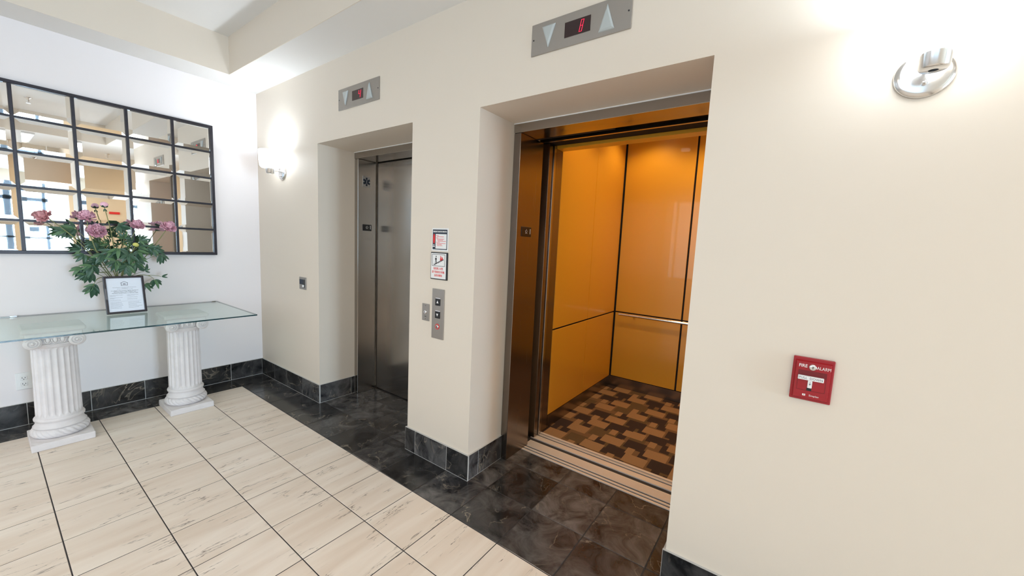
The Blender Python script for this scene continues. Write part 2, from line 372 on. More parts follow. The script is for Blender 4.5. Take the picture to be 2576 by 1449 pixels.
for j in range(13):
    y1 = GY - j * P; y0 = y1 - P
    for i in range(len(xs) - 1):
        far = j > 8 or xs[i] > 4.2 or (xs[i] > 3.3 and j > 2)
        tile(xs[i], xs[i + 1], y0, y1, 'light_tile', far)
    tile(.0, LX, y0, y1, 'dark_tile', j > 8)
# dark marble: first row by the wall and into the recesses
xd = [0, LX] + [GX + i * P for i in range(-6, 12)]
rows = [(GY, GY + P), (GY + P, GY + 2 * P), (GY + 2 * P, .505)]
for r, (y0, y1) in enumerate(rows):
    for i in range(len(xd) - 1):
        if r == 0:
            tile(xd[i], xd[i + 1], y0, y1, 'dark_tile', xd[i] > 4.3)
        else:
            for a, b in ((A1, B1), (A2, B2)):
                s, e = max(a, xd[i]), min(b, xd[i + 1])
                if e - s > .01: tile(s, e, y0, y1, 'dark_tile')
for i in range(21):
    for j in range(24):
        x0 = xs[-1] + i * P; y0 = 3.0 - (j + 1) * P
        if x0 + P < 12.15 and not (x0 < XE): stuff['light_tile'].box(x0 + G, x0 + P - G, y0 + G, y0 + P - G, -.008, 0)
for k, mbs in stuff.items():
    tag(mbs.build('tile_field', k, floor), kind='stuff')

# ------------------------------------------------------------------ baseboards
HB = .160; TB = .011
def base_run(parent, joints, kind, at, sign, ends=(0, 0)):
    """kind 'x': runs along x on a wall at y=at; kind 'y': runs along y on a wall at x=at"""
    for a, b in zip(joints[:-1], joints[1:]):
        g = .0018; mb = MB(); a_, b_ = min(a, b) + g, max(a, b) - g
        if kind == 'x': mb.bbox(a_, b_, at + sign * .0012, at + sign * TB, .003, HB - .002, .0012)
        else: mb.bbox(at + sign * .0012, at + sign * TB, a_, b_, .003, HB - .002, .0012)
        mb.build('tile', 'dark_tile', parent)
    mb = MB(); a, b = min(joints), max(joints)
    if kind == 'x': mb.box(a, b, at, at + sign * .0092, 0, HB)
    else: mb.box(at, at + sign * .0092, a, b, 0, HB)
    mb.build('grout', 'wgrout', parent)
bl = struct(link('baseboard_left', None), 'dark marble tile baseboard under the mirror wall', 'baseboard')
base_run(bl, [-.0105] + [-.28 - k * P for k in range(14)], 'y', 0, 1)
bb = struct(link('baseboard_back', None), 'dark marble tile baseboard of the lift wall', 'baseboard')
base_run(bb, [.0, .2845, .539, .8395, A1 + TB], 'x', 0, -1)
base_run(bb, [-.0005, .285, DR], 'y', A1, 1)
base_run(bb, [B1 - TB, 2.3496, 2.6435, A2 + TB], 'x', 0, -1)
base_run(bb, [0.0, .285, DR], 'y', B1, -1)
base_run(bb, [-.0005, .087, DR], 'y', A2, 1)
base_run(bb, [B2 - TB, 4.155, 4.46, 4.765, 5.07, 5.375, XE], 'x', 0, -1)
base_run(bb, [0.0, .2, DR], 'y', B2, -1)

# ------------------------------------------------------------------ lift entrances
HJ = 2.095; JW = .051
def entrance(name, a, b, label, closed):
    e = struct(link(name, None), label, 'elevator door'); e.location = ((a + b) / 2, DR, 0)
    ox, oy = -(a + b) / 2, -DR
    dj = .50 if closed else .585
    for s, x0, x1 in ((0, a + .001, a + JW), (1, b - JW, b - .001)):
        mb = MB(); mb.bbox(ox + x0, ox + x1, oy + DR, oy + dj, 0, HJ - .001, .002); mb.build('jamb', 'steel' if closed else 'steel_dark', e)
    mb = MB(); mb.bbox(ox + a + .001, ox + b - .001, oy + DR - .003, oy + .49, HJ, H1 - .004, .002); mb.build('header', 'steel', e)
    mb = MB(); z = H1 - .005
    mb.box(ox + a, ox + b, oy + DR - .006, oy + DR + .01, z, z + .005); mb.build('caulk_line', 'print_white', e)
    return e, ox, oy
e1, ox, oy = entrance('door_1', A1, B1, 'closed brushed steel lift door in the left recess', True)
mb = MB(); mb.bbox(ox + A1 + .056, ox + B1 - .058, oy + .512, oy + .545, .012, HJ + .03, .002); mb.build('door_panel', 'steel', e1)
mb = MB(); mb.box(ox + A1, ox + B1, oy + .502, oy + .62, -.004, .004); mb.box(ox + A1, ox + B1, oy + .502, oy + .508, .004, .0055); mb.build('sill', 'steel_dark', e1)
mb = MB(); mb.box(ox + A1 + .002, ox + B1 - .002, oy + .56, oy + .60, .01, H1); mb.build('shaft_back', 'shadowgap', e1)
e2, ox, oy = entrance('door_2', A2, B2, 'open lift entrance with brushed steel frame in the right recess', False)
# hall sill: strips of grooved aluminium
mb = MB(); mb.box(ox + A2 + JW - .02, ox + B2 - JW + .02, oy + .507, oy + .66, -.012, -.003, 1)
for y0, y1 in ((.509, .527), (.541, .557), (.573, .5815), (.5835, .591), (.593, .6005), (.6025, .610), (.612, .6195), (.6215, .629), (.631, .6385), (.6405, .655)):
    mb.box(ox + A2 + JW - .02, ox + B2 - JW + .02, oy + y0, oy + y1, -.003, .004)
mb.build('sill', ['alu', 'shadowgap'], e2)
mb = MB(); mb.box(ox + A2 + .05, ox + B2 - .02, oy + .655, oy + .70, -.2, -.02); mb.build('running_gap', 'shadowgap', e2)
# header track: dark slots with a bright hanger rail
mb = MB()
mb.box(ox + A2, ox + B2, oy + .50, oy + .685, HJ + .055, H1 + .05)
mb.box(ox + A2, ox + 3.373, oy + .49, oy + .53, HJ + .004, H1)
mb.build('door_track', 'shadowgap', e2)
mb = MB(); mb.box(ox + A2 + .03, ox + B2, oy + .575, oy + .595, HJ, HJ + .03); mb.build('hanger_rail', 'steel', e2)
# hall door leaf pushed open to the right
mb = MB(); mb.bbox(ox + 3.935, ox + 3.947, oy + .54, oy + .57, .012, HJ, .002); mb.build('door_panel', 'steel', e2)

mb = MB(); X_ = lambda v: v - (A2 + B2) / 2; Y_ = lambda v: v - DR
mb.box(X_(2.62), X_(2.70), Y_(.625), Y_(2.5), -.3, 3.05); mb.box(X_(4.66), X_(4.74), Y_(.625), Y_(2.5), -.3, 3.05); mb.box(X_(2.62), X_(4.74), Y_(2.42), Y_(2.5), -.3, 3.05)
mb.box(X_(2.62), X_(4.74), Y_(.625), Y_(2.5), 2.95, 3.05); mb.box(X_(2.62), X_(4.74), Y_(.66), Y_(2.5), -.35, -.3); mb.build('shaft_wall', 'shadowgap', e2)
# jamb signs ------------------------------------------------------
def star_pts(cx, cy, r, r2, n=5, rot=PI / 2):
    return [(cx + (r if k % 2 == 0 else r2) * math.cos(rot + k * PI / n), cy + (r if k % 2 == 0 else r2) * math.sin(rot + k * PI / n)) for k in range(2 * n)]
def ring_star(mb, cx, cy, r, t, z0, z1, mi):
    o = star_pts(cx, cy, r, r * .42); i = star_pts(cx, cy, r - t * 1.9, (r - t * 1.9) * .42)
    n = len(o); vs = [(x, y, z1) for x, y in o] + [(x, y, z1) for x, y in i] + [(x, y, z0) for x, y in o]
    mb.add(vs, [(k, (k + 1) % n, n + (k + 1) % n, n + k) for k in range(n)] + [(k, (k + 1) % n, 2 * n + (k + 1) % n, 2 * n + k) for k in range(n)], mi)
def floor_plate(x, y, z, w_, h_, label):
    t = thing('floor_number_plate', label, 'sign', (x, y, z), ROT_LEFT)
    mb = MB(); mb.bbox(-w_ / 2, w_ / 2, -h_ / 2, h_ / 2, 0, .003, .001); mb.build('backing', 'black', t)
    mb = MB(); ring_star(mb, -.002, .001, .016, .0018, .0025, .0042, 0); mb.build('star', 'print_white', t); mb = MB(); text_mb(mb, '1', .048, w_ / 2 - .013, .001, .0028, .0014); mb.build('lettering', 'print_white', t)
XJ1, XJ2 = A1 + JW, A2 + JW
floor_plate(XJ1 + .0002, .412, 1.513, .088, .056, 'black star and 1 floor plate on the closed left lift jamb')
floor_plate(XJ2 + .0002, .4285, 1.507, .110, .062, 'black star and 1 floor plate on the open right lift jamb')
t = thing('emblem_plate', 'silver plate with dark six-pointed emblem on the left lift jamb', 'sign', (XJ1 + .0002, .404, 1.911), ROT_LEFT)
mb = MB(); mb.bbox(-.037, .037, -.046, .046, 0, .0025, .0008); mb.build('backing', 'silverplate', t)
mb = MB()
for k in range(3):
    a = PI / 2 + k * PI / 3; c_, s_ = math.cos(a), math.sin(a); L_, W_ = .036, .0085
    mb.prism([(c_ * L_ - s_ * W_, s_ * L_ + c_ * W_), (-c_ * L_ - s_ * W_, -s_ * L_ + c_ * W_), (-c_ * L_ + s_ * W_, -s_ * L_ - c_ * W_), (c_ * L_ + s_ * W_, s_ * L_ - c_ * W_)], .0026, .0036 + k * .0002)
mb.build('emblem', 'print_navy', t)
mb = MB(); mb.tube([(0, -.02, .0052), (0, .02, .0052)], .0012, 6); mb.tube([(.003, -.012, .0054), (-.004, 0, .0054), (.004, .01, .0054)], .001, 6); mb.build('staff', 'silverplate', t)

# ------------------------------------------------------------------ lift car
car = thing('elevator_car', 'open lift car lined with glossy orange panels and patterned carpet', 'elevator', (3.6, 1.45, 0))
ox, oy = -3.6, -1.45
CX0, CX1, CY0, CY1 = 2.845, 4.55, .70, 2.17
def cp(mb, name, m_): return mb.build(name, m_, car)
mb = MB(); mb.box(ox + CX0 - .06, ox + CX0 - .012, oy + .70, oy + CY1 + .06, 0, 2.68); mb.box(ox + CX0 - .06, ox + CX1 + .06, oy + CY1 + .012, oy + CY1 + .06, 0, 2.68)
mb.box(ox + CX1 + .012, ox + CX1 + .06, oy + .70, oy + CY1 + .06, 0, 2.68); mb.box(ox + CX0 - .06, ox + CX1 + .06, oy + .70, oy + CY1 + .06, 2.62, 2.68)
cp(mb, 'shell', 'shadowgap')
# kick plates
for bx in ((CX0 - .012, CX0 - .002, .89, CY1), (CX0 - .002, CX1 + .002, CY1 + .002, CY1 + .012), (CX1 + .002, CX1 + .012, .89, CY1)):
    mb = MB(); mb.box(ox + bx[0], ox + bx[1], oy + bx[2], oy + bx[3], .004, .108); cp(mb, 'kick_plate', 'kick')
# wall panels
def panel(x0, x1, y0, y1, z0, z1):
    mb = MB(); mb.bbox(ox + x0, ox + x1, oy + y0, oy + y1, z0, z1, .0015); cp(mb, 'panel', 'laminate')
for z0, z1 in ((.114, .784), (.797, 2.60)):
    for y0, y1 in ((.888, 1.505), (1.509, 2.150)):
        panel(CX0 - .010, CX0, y0, y1, z0, z1); panel(CX1, CX1 + .010, y0, y1, z0, z1)
    for x0, x1 in ((2.856, 3.488), (3.504, 4.02), (4.036, 4.54)):
        panel(x0, x1, CY1, CY1 + .010, z0, z1)
# carpet
def carpet():
    x0, x1, y0, y1 = CX0 - .004, CX1, .812, CY1
    NX, NY = int((x1 - x0) / .0128), int((y1 - y0) / .0128)
    g = [[1] * NY for _ in range(NX)]
    r = random.Random(3)
    def rect(cx, cy, w_, h_, c):
        for i in range(int(round(cx)), int(round(cx + w_))):
            for j in range(int(round(cy)), int(round(cy + h_))):
                if 0 <= i < NX and 0 <= j < NY: g[i][j] = c
    for a in range(-1, NX // 10 + 1):
        for b in range(-1, NY // 11 + 1): rect(a * 11 + (b % 2) * 5, b * 11, 9, 10, r.choice([1, 1, 3, 3, 1]))
    for k in range(5): rect(r.uniform(0, NX), r.uniform(0, NY - 20), 10, 26, 3)
    rect(28, 2, 13, 60, 2); rect(34, 30, 12, 52, 3); rect(30, 8, 7, 30, 3)
    for a in range(-1, NX // 22 + 2):
        for b in range(-1, NY // 14 + 2):
            x = a * 24 + (b % 3) * 8 + r.uniform(-1.5, 1.5); y = b * 14 + r.uniform(-1, 1)
            rect(x, y, 12, 9, 0); rect(x + 13, y + 2, 11, 10, r.choice([2, 2, 3]))
            rect(x + 6, y + 9.5, 5, 6 + r.randint(0, 4), 2); rect(x + 16, y - 4, 4, 7, r.choice([0, 0, 2]))
    mb = MB(); dx, dy = (x1 - x0) / NX, (y1 - y0) / NY
    for i in range(NX):
        j = 0
        while j < NY:
            k = j
            while k < NY and g[i][k] == g[i][j]: k += 1
            xa, xb, ya, yb = ox + x0 + i * dx, ox + x0 + (i + 1) * dx, oy + y0 + j * dy, oy + y0 + k * dy
            mb.add([(xa, ya, .004), (xb, ya, .004), (xb, yb, .004), (xa, yb, .004)], [(0, 1, 2, 3)], g[i][j]); j = k
    mb.box(ox + x0, ox + x1, oy + y0, oy + y1, -.02, .0035, 1)
    return mb
cp(carpet(), 'carpet', ['carpet0', 'carpet1', 'carpet2', 'carpet3'])
# car sill
mb = MB(); mb.box(ox + 2.82, ox + CX1, oy + .692, oy + .812, -.02, -.003, 1)
for y0, y1 in ((.692, .700), (.7025, .744), (.759, .771), (.7745, .779), (.790, .811)): mb.box(ox + 2.82, ox + CX1, oy + y0, oy + y1, -.003, .004 if y0 != .692 else .0055)
cp(mb, 'sill', ['alu', 'shadowgap'])
# front return and door posts on the left
mb = MB(); mb.bbox(ox + 2.79, ox + CX0 + .002, oy + .694, oy + .741, .006, 2.12, .0015); cp(mb, 'door_post', 'steel_dark')
mb = MB(); mb.bbox(ox + 2.79, ox + CX0 + .010, oy + .746, oy + .775, .006, 2.12, .003); cp(mb, 'door_post', 'steel')
mb = MB(); mb.bbox(ox + 2.79, ox + CX0, oy + .780, oy + .884, .006, 2.60, .0015); cp(mb, 'front_return', 'steel_dark')
mb = MB(); mb.bbox(ox + 3.97, ox + CX1, oy + .780, oy + .884, .006, 2.60, .0015); cp(mb, 'front_return', 'steel_dark')
mb = MB(); mb.bbox(ox + CX0, ox + CX1, oy + .70, oy + .79, 2.125, 2.60, .002); cp(mb, 'door_track', 'shadowgap')
mb = MB(); mb.bbox(ox + CX0, ox + CX1, oy + .795, oy + .884, 2.105, 2.60, .002); cp(mb, 'header', 'laminate')
# handrail
rail = MB(); rail.tube([(ox + 2.915, oy + 2.105, .779), (ox + 4.46, oy + 2.105, .779)], .0125, 14); rl = cp(rail, 'handrail', 'nickel')
for x in (3.06, 3.7, 4.3):
    b_ = MB(); b_.tube([(ox + x, oy + 2.108, .770), (ox + x, oy + 2.13, .752), (ox + x, oy + 2.17, .752)], .006, 8); b_.build('bracket', 'nickel', rl)
# ceiling lights of the car
for x, y in ((3.15, 1.1), (3.15, 1.85), (3.75, 1.1), (3.75, 1.85), (4.3, 1.1), (4.3, 1.85)):
    b_ = MB(); b_.lathe([(.05, 2.600), (.05, 2.62)], (ox + x, oy + y, 0), 20); cp(b_, 'downlight', 'diffuser')
    l = bpy.data.lights.new('car_downlight', 'SPOT'); l.energy = 20; l.color = (1.0, .74, .42); l.spot_size = 2.3; l.spot_blend = .6; l.shadow_soft_size = .05
    lo = bpy.data.objects.new('car_downlight', l); COL.objects.link(lo); lo.location = (x, y, 2.59)

# ------------------------------------------------------------------ floor indicators over the lifts
SEG = {'4': [[(0, 1), (0, .52), (1, .52)], [(1, 1), (1, 0)]], '8': [[(0, .5), (0, 1), (1, 1), (1, .5), (0, .5), (0, 0), (1, 0), (1, .5)]]}
def indicator(x0, x1, z0, z1, digit, label, dw, seg_w, m_):
    W_, H_ = x1 - x0, z1 - z0
    t = thing('floor_indicator', label, 'indicator panel', ((x0 + x1) / 2, 0, (z0 + z1) / 2), ROT_BACK)
    mb = MB(); mb.bbox(-W_ / 2, W_ / 2, -H_ / 2, H_ / 2, .0005, .006, .0015); mb.build('faceplate', m_, t)
    s = W_ / .49
    mb = MB(); mb.bbox(-dw / 2 - .003 * s, dw / 2, -.032, .034, .005, .0075, .0008)
    mb.build('display', 'display', t)
    mb = MB(); px = .014; h = .048
    for ln in SEG[digit]: mb.tube([(px + u * seg_w + (v_ - .5) * .010, (v_ - .5) * h, .0085) for u, v_ in ln], .0012, 6)
    mb.build('digit', 'led', t)
    for cx, up in ((-.150, -1), (.138, 1)):
        hw, hh = .036, .049 + (.004 if up > 0 else 0); b_ = .007
        out = [(-hw, -hh * up), (hw, -hh * up), (0, hh * up)]
        inn = [(-hw + b_ * 1.5, (-hh + b_) * up), (hw - b_ * 1.5, (-hh + b_) * up), (0, (hh - b_ * 2.4) * up)]
        mb = MB(); vs = [(cx * s + x, y, .005) for x, y in out] + [(cx * s + x * .97, y * .97, .010) for x, y in out] + [(cx * s + x, y, .015) for x, y in inn]
        mb.add(vs, [(k, (k + 1) % 3, 3 + (k + 1) % 3, 3 + k) for k in range(3)] + [(3 + k, 3 + (k + 1) % 3, 6 + (k + 1) % 3, 6 + k) for k in range(3)] + [(6, 7, 8)])
        mb.build('arrow_lens', 'arrow', t)
    for x in (-.232, .232):
        mb = MB(); mb.lathe([(.0035, .0055), (.0035, .0072)], (x * s, 0, 0), 10); mb.build('screw', 'black', t)
indicator(1.428, 1.923, 2.345, 2.492, '4', 'steel floor indicator reading 4 above the closed left lift', .13, .022, 'plate')
indicator(3.131, 3.622, 2.329, 2.472, '8', 'steel floor indicator with thin red 8 above the open lift', .125, .012, 'plate')

# ------------------------------------------------------------------ wall sconces
def sconce(x, z, label):
    t = thing('wall_sconce', label, 'wall lamp', (x, 0, z), ROT_BACK, 'wall sconces on the lift wall')
    mb = MB(); mb.lathe([(.062, .001), (.066, .004), (.064, .010), (.052, .0145), (.03, .017), (.001, .0175)], n=48, cap=False); mb.lathe([(.062, .0009), (.062, .001)], n=48); mb.build('backplate', 'nickel', t)
    mb = MB(); mb.tube([(0, .006, .014), (0, .006, .06), (0, .0, .10)], .006, 12); mb.build('arm', 'nickel', t)
    mb = MB(); mb.lathe([(.0025, .015), (.0055, .018), (.0055, .026), (.002, .029)], (.0, -.030, 0), 14); mb.build('finial', 'nickel', t)
    # cup, along local y (up)
    mb = MB(); mb.lathe([(.010, -.026), (.027, -.025), (.031, -.020), (.0325, .016), (.0335, .018), (.030, .018), (.028, -.014), (.01, -.016)], (0, 0, .105), 32, axis='y', cap=False); mb.build('cup', 'nickel', t)
    mb = MB(); mb.lathe([(.026, .016), (.064, .021), (.076, .034), (.082, .075), (.084, .165), (.080, .168), (.078, .075), (.070, .036), (.03, .02)], (0, 0, .105), 40, axis='y', cap=False); mb.build('shade', 'shade', t)
    l = bpy.data.lights.new('sconce_bulb', 'POINT'); l.energy = 9; l.color = (.74, .87, 1.0); l.shadow_soft_size = .025
    lo = link('sconce_bulb', l); lo.location = (x, -.105, z + .145)
sconce(.515, 1.965, 'lit wall sconce between the corner and the closed lift')
sconce(4.511, 1.963, 'lit wall sconce right of the open lift above the fire alarm')

# ------------------------------------------------------------------ wall plates, call panel, signs
def wall_thing(name, label, cat, x0, x1, z0, z1, rot=ROT_BACK):
    return thing(name, label, cat, ((x0 + x1) / 2, 0, (z0 + z1) / 2), rot), (x1 - x0) / 2, (z1 - z0) / 2
t, hw, hh = wall_thing('call_panel', 'tall steel call panel with up and down buttons between the lifts', 'call panel', 2.479, 2.583, .820, 1.130)
mb = MB(); mb.bbox(-hw, hw, -hh, hh, .0005, .006, .0012); mb.build('faceplate', 'plate', t)
for zc, up in ((.075, 1), (-.004, -1)):
    mb = MB(); mb.bbox(-.021, .021, zc - .022, zc + .020, .004, .0095, .0015); bt = mb.build('button', 'black', t)
    mb = MB(); mb.prism([(-.0085, zc - .007 * up), (.0085, zc - .007 * up), (0, zc + .010 * up)], .0095, .0104); mb.build('arrow', 'print_white', bt)
    mb = MB(); mb.bbox(-.020, .020, zc + .0205, zc + .026, .005, .0075, .0008); mb.build('braille_strip', 'chrome', bt)
mb = MB(); mb.lathe([(.018, .005), (.018, .0075)], (0, -.078, 0), 24); mb.lathe([(.0135, .0076), (.0135, .0078)], (0, -.078, 0), 24, mi=1); mb.build('key_ring', ['print_red', 'plate'], t)
mb = MB(); mb.lathe([(.0105, .0078), (.0105, .012), (.007, .014)], (.003, -.078, 0), 20); mb.box(.002, .004, -.084, -.072, .0139, .0146, 1); mb.build('key_switch', ['chrome', 'black'], t)

t, hw, hh = wall_thing('key_switch_plate', 'small steel key switch plate left of the call panel', 'wall plate', 2.388, 2.453, .918, 1.026)
mb = MB(); mb.bbox(-hw, hw, -hh, hh, .0005, .005, .0012); mb.build('faceplate', 'plate', t)
mb = MB(); mb.lathe([(.011, .005), (.011, .010), (.008, .0115)], (0, .002, 0), 20); mb.box(-.0012, .0012, -.004, .008, .0114, .0124, 1); mb.build('key_switch', ['chrome', 'black'], t)
for y in (-.042, .042):
    mb = MB(); mb.lathe([(.003, .005), (.003, .0058)], (0, y, 0), 10); mb.build('screw', 'steel_dark', t)
mb = MB(); text_mb(mb, 'FIRE', .009, 0, -.027, .005, .0005); tag(mb.build('lettering', 'print_black', t), kind='stuff')

t, hw, hh = wall_thing('intercom_plate', 'small grey steel intercom plate left of the closed lift', 'wall plate', .797, .913, .953, 1.059)
mb = MB(); mb.bbox(-hw, hw, -hh, hh, .0005, .006, .0012); mb.build('faceplate', 'plate', t)
mb = MB(); mb.bbox(-.052, .008, -.010, .034, .005, .008, .001); mb.build('window', 'print_navy', t)
mb = MB(); mb.bbox(.012, .036, -.034, .034, .005, .009, .001); mb.build('lock_slot', 'black', t)
mb = MB(); mb.lathe([(.010, .008), (.010, .016), (.006, .018)], (.022, -.022, 0), 16); mb.build('lock', 'print_white', t)

# upper sign: navy and red lift notice
t, hw, hh = wall_thing('evacuation_notice', 'white and navy notice with red flame above the stairs sign', 'sign', 2.461, 2.602, 1.3625, 1.499)
mb = MB(); mb.bbox(-hw, hw, -hh, hh, .0005, .003, .0008); mb.build('backing', 'print_white', t)
mb = MB(); mb.box(-.062, .062, -.060, .060, .003, .0036); mb.build('navy_field', 'print_navy', t)
mb = MB(); mb.box(-.036, .057, -.055, .033, .0036, .0042); text_mb(mb, 'EMERGENCY ELEVATOR OPERATION', .0115, 0, .047, .0036, .0006, sx=.60, offset=.0003)
mb.box(-.057, -.045, -.036, -.031, .0036, .0042); mb.box(-.060, -.042, -.045, -.040, .0036, .0042); tag(mb.build('white_print', 'print_white', t), kind='stuff')
mb = MB(); mb.prism([(-.050 + .009 * math.sin(a) * (1 if a < PI else 1), .004 + .030 * math.cos(a)) for a in [k * 2 * PI / 14 for k in range(14)]], .0036, .0042)
mb.build('flame', 'print_red', t); mb = MB()
for k, (x, L_) in enumerate(((-.031, .022), (-.025, .06), (-.031, .016), (-.025, .062), (-.022, .05), (-.016, .068), (-.031, .032), (-.025, .075), (-.025, .042), (-.022, .045))):
    y = .022 - k * .0066
    xx = x
    while xx < x + L_:
        wd = rnd.uniform(.004, .010); mb.box(xx, min(xx + wd, x + L_), y, y + .0028, .0042, .0046); xx += wd + .0014
tag(mb.build('red_lettering', 'print_red', t), kind='stuff')

# lower sign: stairs pictogram with Chinese characters, slightly tilted
t = thing('stairs_sign', 'white fire stairs sign in black frame with red Chinese characters', 'sign', (2.531, 0, 1.271), ROT_BACK)
t.rotation_euler.rotate_axis('Z', .0)
mb = MB(); mb.bbox(-.0725, .0725, -.083, .083, .0005, .006, .0015); mb.build('frame', 'black', t)
mb = MB(); mb.box(-.067, .061, -.077, .077, .006, .0072); mb.build('white_panel', 'print_white', t)
mb = MB()
def bar(mb, p, q, r_, z0, z1, mi=0):
    d = Vector((q[0] - p[0], q[1] - p[1])); n = Vector((-d.y, d.x)).normalized() * r_
    mb.prism([(p[0] + n.x, p[1] + n.y), (p[0] - n.x, p[1] - n.y), (q[0] - n.x, q[1] - n.y), (q[0] + n.x, q[1] + n.y)], z0, z1, mi)
Z0, Z1 = .0072, .0078
for p, q in (((-.057, .070), (.051, .070)), ((.051, .070), (.051, .000)), ((.051, .000), (-.057, .000)), ((-.057, .000), (-.057, .070))): bar(mb, p, q, .0011, Z0, Z1)
x, y = -.044, .008                                    # stairs
for k in range(6):
    bar(mb, (x, y), (x + .0135, y), .0022, Z0, Z1); bar(mb, (x + .0135, y - .002), (x + .0135, y + .0078), .0022, Z0, Z1); x += .0135; y += .0058
bar(mb, (-.0245, .050), (-.025, .033), .0042, Z0, Z1)      # walking figure
mb.prism([(-.0235 + .0038 * math.cos(a), .0575 + .0042 * math.sin(a)) for a in [k * PI / 5 for k in range(10)]], Z0, Z1)
for p, q in (((-.0245, .049), (-.032, .040)), ((-.0245, .049), (-.019, .039)), ((-.025, .034), (-.029, .017)), ((-.0245, .034), (-.0185, .024)), ((-.0185, .024), (-.021, .017))): bar(mb, p, q, .0018, Z0, Z1)
mb.build('pictogram', 'print_black', t)
mb = MB()
mb.prism([(.016, .030), (.010, .040), (.014, .052), (.013, .064), (.021, .056), (.022, .044), (.027, .048), (.026, .058), (.034, .050), (.033, .040), (.026, .032), (.020, .036)], Z0, Z1); mb.build('flame', 'print_red', t); mb = MB()
for k, s_ in enumerate(('如果遇上火警,', '請不要使用升降機,', '而改用樓梯')): text_mb(mb, s_, .0165, -.003, -.017 - .021 * k, Z0, .0006, sx=.82)
tag(mb.build('red_lettering', 'print_red', t), kind='stuff')

# fire alarm pull station, slightly rotated as mounted
t = thing('fire_alarm', 'red fire alarm pull station with white T handle', 'fire alarm', (4.3525, 0, 1.0105), ROT_BACK)
mb = MB(); h = .0555; H_ = .074
def frustum(mb, x0, x1, y0, y1, z0, z1, b, mi=0):
    vs = [(x0, y0, z0), (x1, y0, z0), (x1, y1, z0), (x0, y1, z0), (x0 + b, y0 + b, z1), (x1 - b, y0 + b, z1), (x1 - b, y1 - b, z1), (x0 + b, y1 - b, z1)]
    mb.add(vs, [(3, 2, 1, 0), (4, 5, 6, 7)] + [(k, (k + 1) % 4, 4 + (k + 1) % 4, 4 + k) for k in range(4)], mi)
mb.bbox(-h, h, -H_, H_, .0005, .014, .002); frustum(mb, -.049, .049, -.067, .064, .014, .024, .004); mb.build('housing', 'red', t)
mb = MB(); mb.box(-.038, .036, .012, .031, .0238, .0244); mb.build('recess', 'red_dark', t)
mb = MB()
for p, q in (((-.0385, .0315), (.0365, .0315)), ((.0365, .0315), (.0365, -.036)), ((-.0385, -.036), (-.0385, .0315)), ((.0365, -.036), (-.0385, -.036))): bar(mb, p, q, .0006, .0238, .0246)
mb.build('seam', 'red_dark', t)
mb = MB(); mb.bbox(-.0385, .0305, .001, .015, .024, .033, .001); mb.bbox(-.0105, .0015, -.0255, .001, .024, .030, .001); hd = mb.build('handle', 'white', t)
mb = MB(); text_mb(mb, 'PULL  DOWN', .0105, -.004, .008, .033, .0004); bar(mb, (-.0045, -.004), (-.0045, -.012), .0006, .030, .0305)
mb.prism([(-.0075, -.0105), (-.0015, -.0105), (-.0045, -.016)], .030, .0305); mb.build('lettering', 'print_grey', hd)
mb = MB(); mb.box(-.0115, .0015, -.036, -.0265, .0238, .0248); mb.build('slot', 'black', t)
mb = MB(); text_mb(mb, 'FIRE', .0150, -.028, .047, .0238, .0008, offset=.0002, sx=.86); mb.build('lettering', 'print_white', t)
mb = MB(); text_mb(mb, 'ALARM', .0150, .0275, .0455, .0238, .0008, sx=.78); mb.build('lettering', 'print_white', t)
mb = MB()
text_mb(mb, 'Simplex', .0085, .010, -.052, .0238, .0008); mb.build('lettering', 'print_white', t)
mb = MB(); mb.bbox(-.021, -.0125, -.0555, -.0485, .0238, .0246, .0008); mb.build('logo_ground', 'print_white', t)
mb = MB(); text_mb(mb, 'S', .008, -.0167, -.052, .0246, .0004); mb.build('logo_mark', 'red', t)
mb = MB(); mb.lathe([(.0105, .0235), (.0105, .028), (.008, .030), (.0045, .030)], (-.002, .0455, 0), 24); mb.box(-.003, -.001, .041, .050, .0299, .0306, 1); mb.build('lock', ['nickel', 'black'], t)

# outlet on the left wall
t = thing('wall_outlet', 'white duplex outlet low on the wall by the left column', 'outlet', (0, -1.502, .318), ROT_LEFT)
mb = MB(); mb.bbox(-.036, .036, -.060, .060, .0005, .006, .002); mb.build('cover_plate', 'white', t)
for y in (-.021, .021):
    mb = MB(); mb.bbox(-.0165, .0165, y - .014, y + .014, .005, .0085, .003); sk = mb.build('socket', 'white', t)
    mb = MB(); mb.box(-.0075, -.0052, y - .002, y + .007, .0084, .009); mb.box(.0052, .0075, y - .002, y + .007, .0084, .009); mb.lathe([(.0026, .0084), (.0026, .009)], (0, y - .0075, 0), 10); mb.build('slot', 'black', sk)

# ------------------------------------------------------------------ mirror
MY0, MZ0, MW, MH = -2.265, 1.205, .2722, .2260
NC_, NR_ = 7, 5
t = thing('wall_mirror', 'large wall mirror of many small mirror squares in a black iron frame', 'mirror', (0, MY0, MZ0), ROT_LEFT)
WT, HTt = NC_ * MW, NR_ * MH
mb = MB(); mb.box(0, WT, 0, HTt, .001, .012); mb.build('backing', 'black', t)
bev = .024
vs = [(0, 0, 0), (MW - .016, 0, 0), (MW - .016, MH - .016, 0), (0, MH - .016, 0)]
iw, ih = MW - .016, MH - .016
vs += [(bev, bev, .0022), (iw - bev, bev, .0022), (iw - bev, ih - bev, .0022), (bev, ih - bev, .0022)]
pm = bpy.data.meshes.new('pane'); pm.from_pydata(vs, [], [(4, 5, 6, 7)] + [(k, (k + 1) % 4, 4 + (k + 1) % 4, 4 + k) for k in range(4)]); pm.materials.append(M['mirror']); pm.update()
for c in range(NC_):
    for r in range(NR_):
        o = link('pane', pm, t); o.location = (c * MW + .008, r * MH + .008, .0135)
        o.rotation_euler = (rnd.uniform(-.0012, .0012), rnd.uniform(-.0012, .0012), 0)
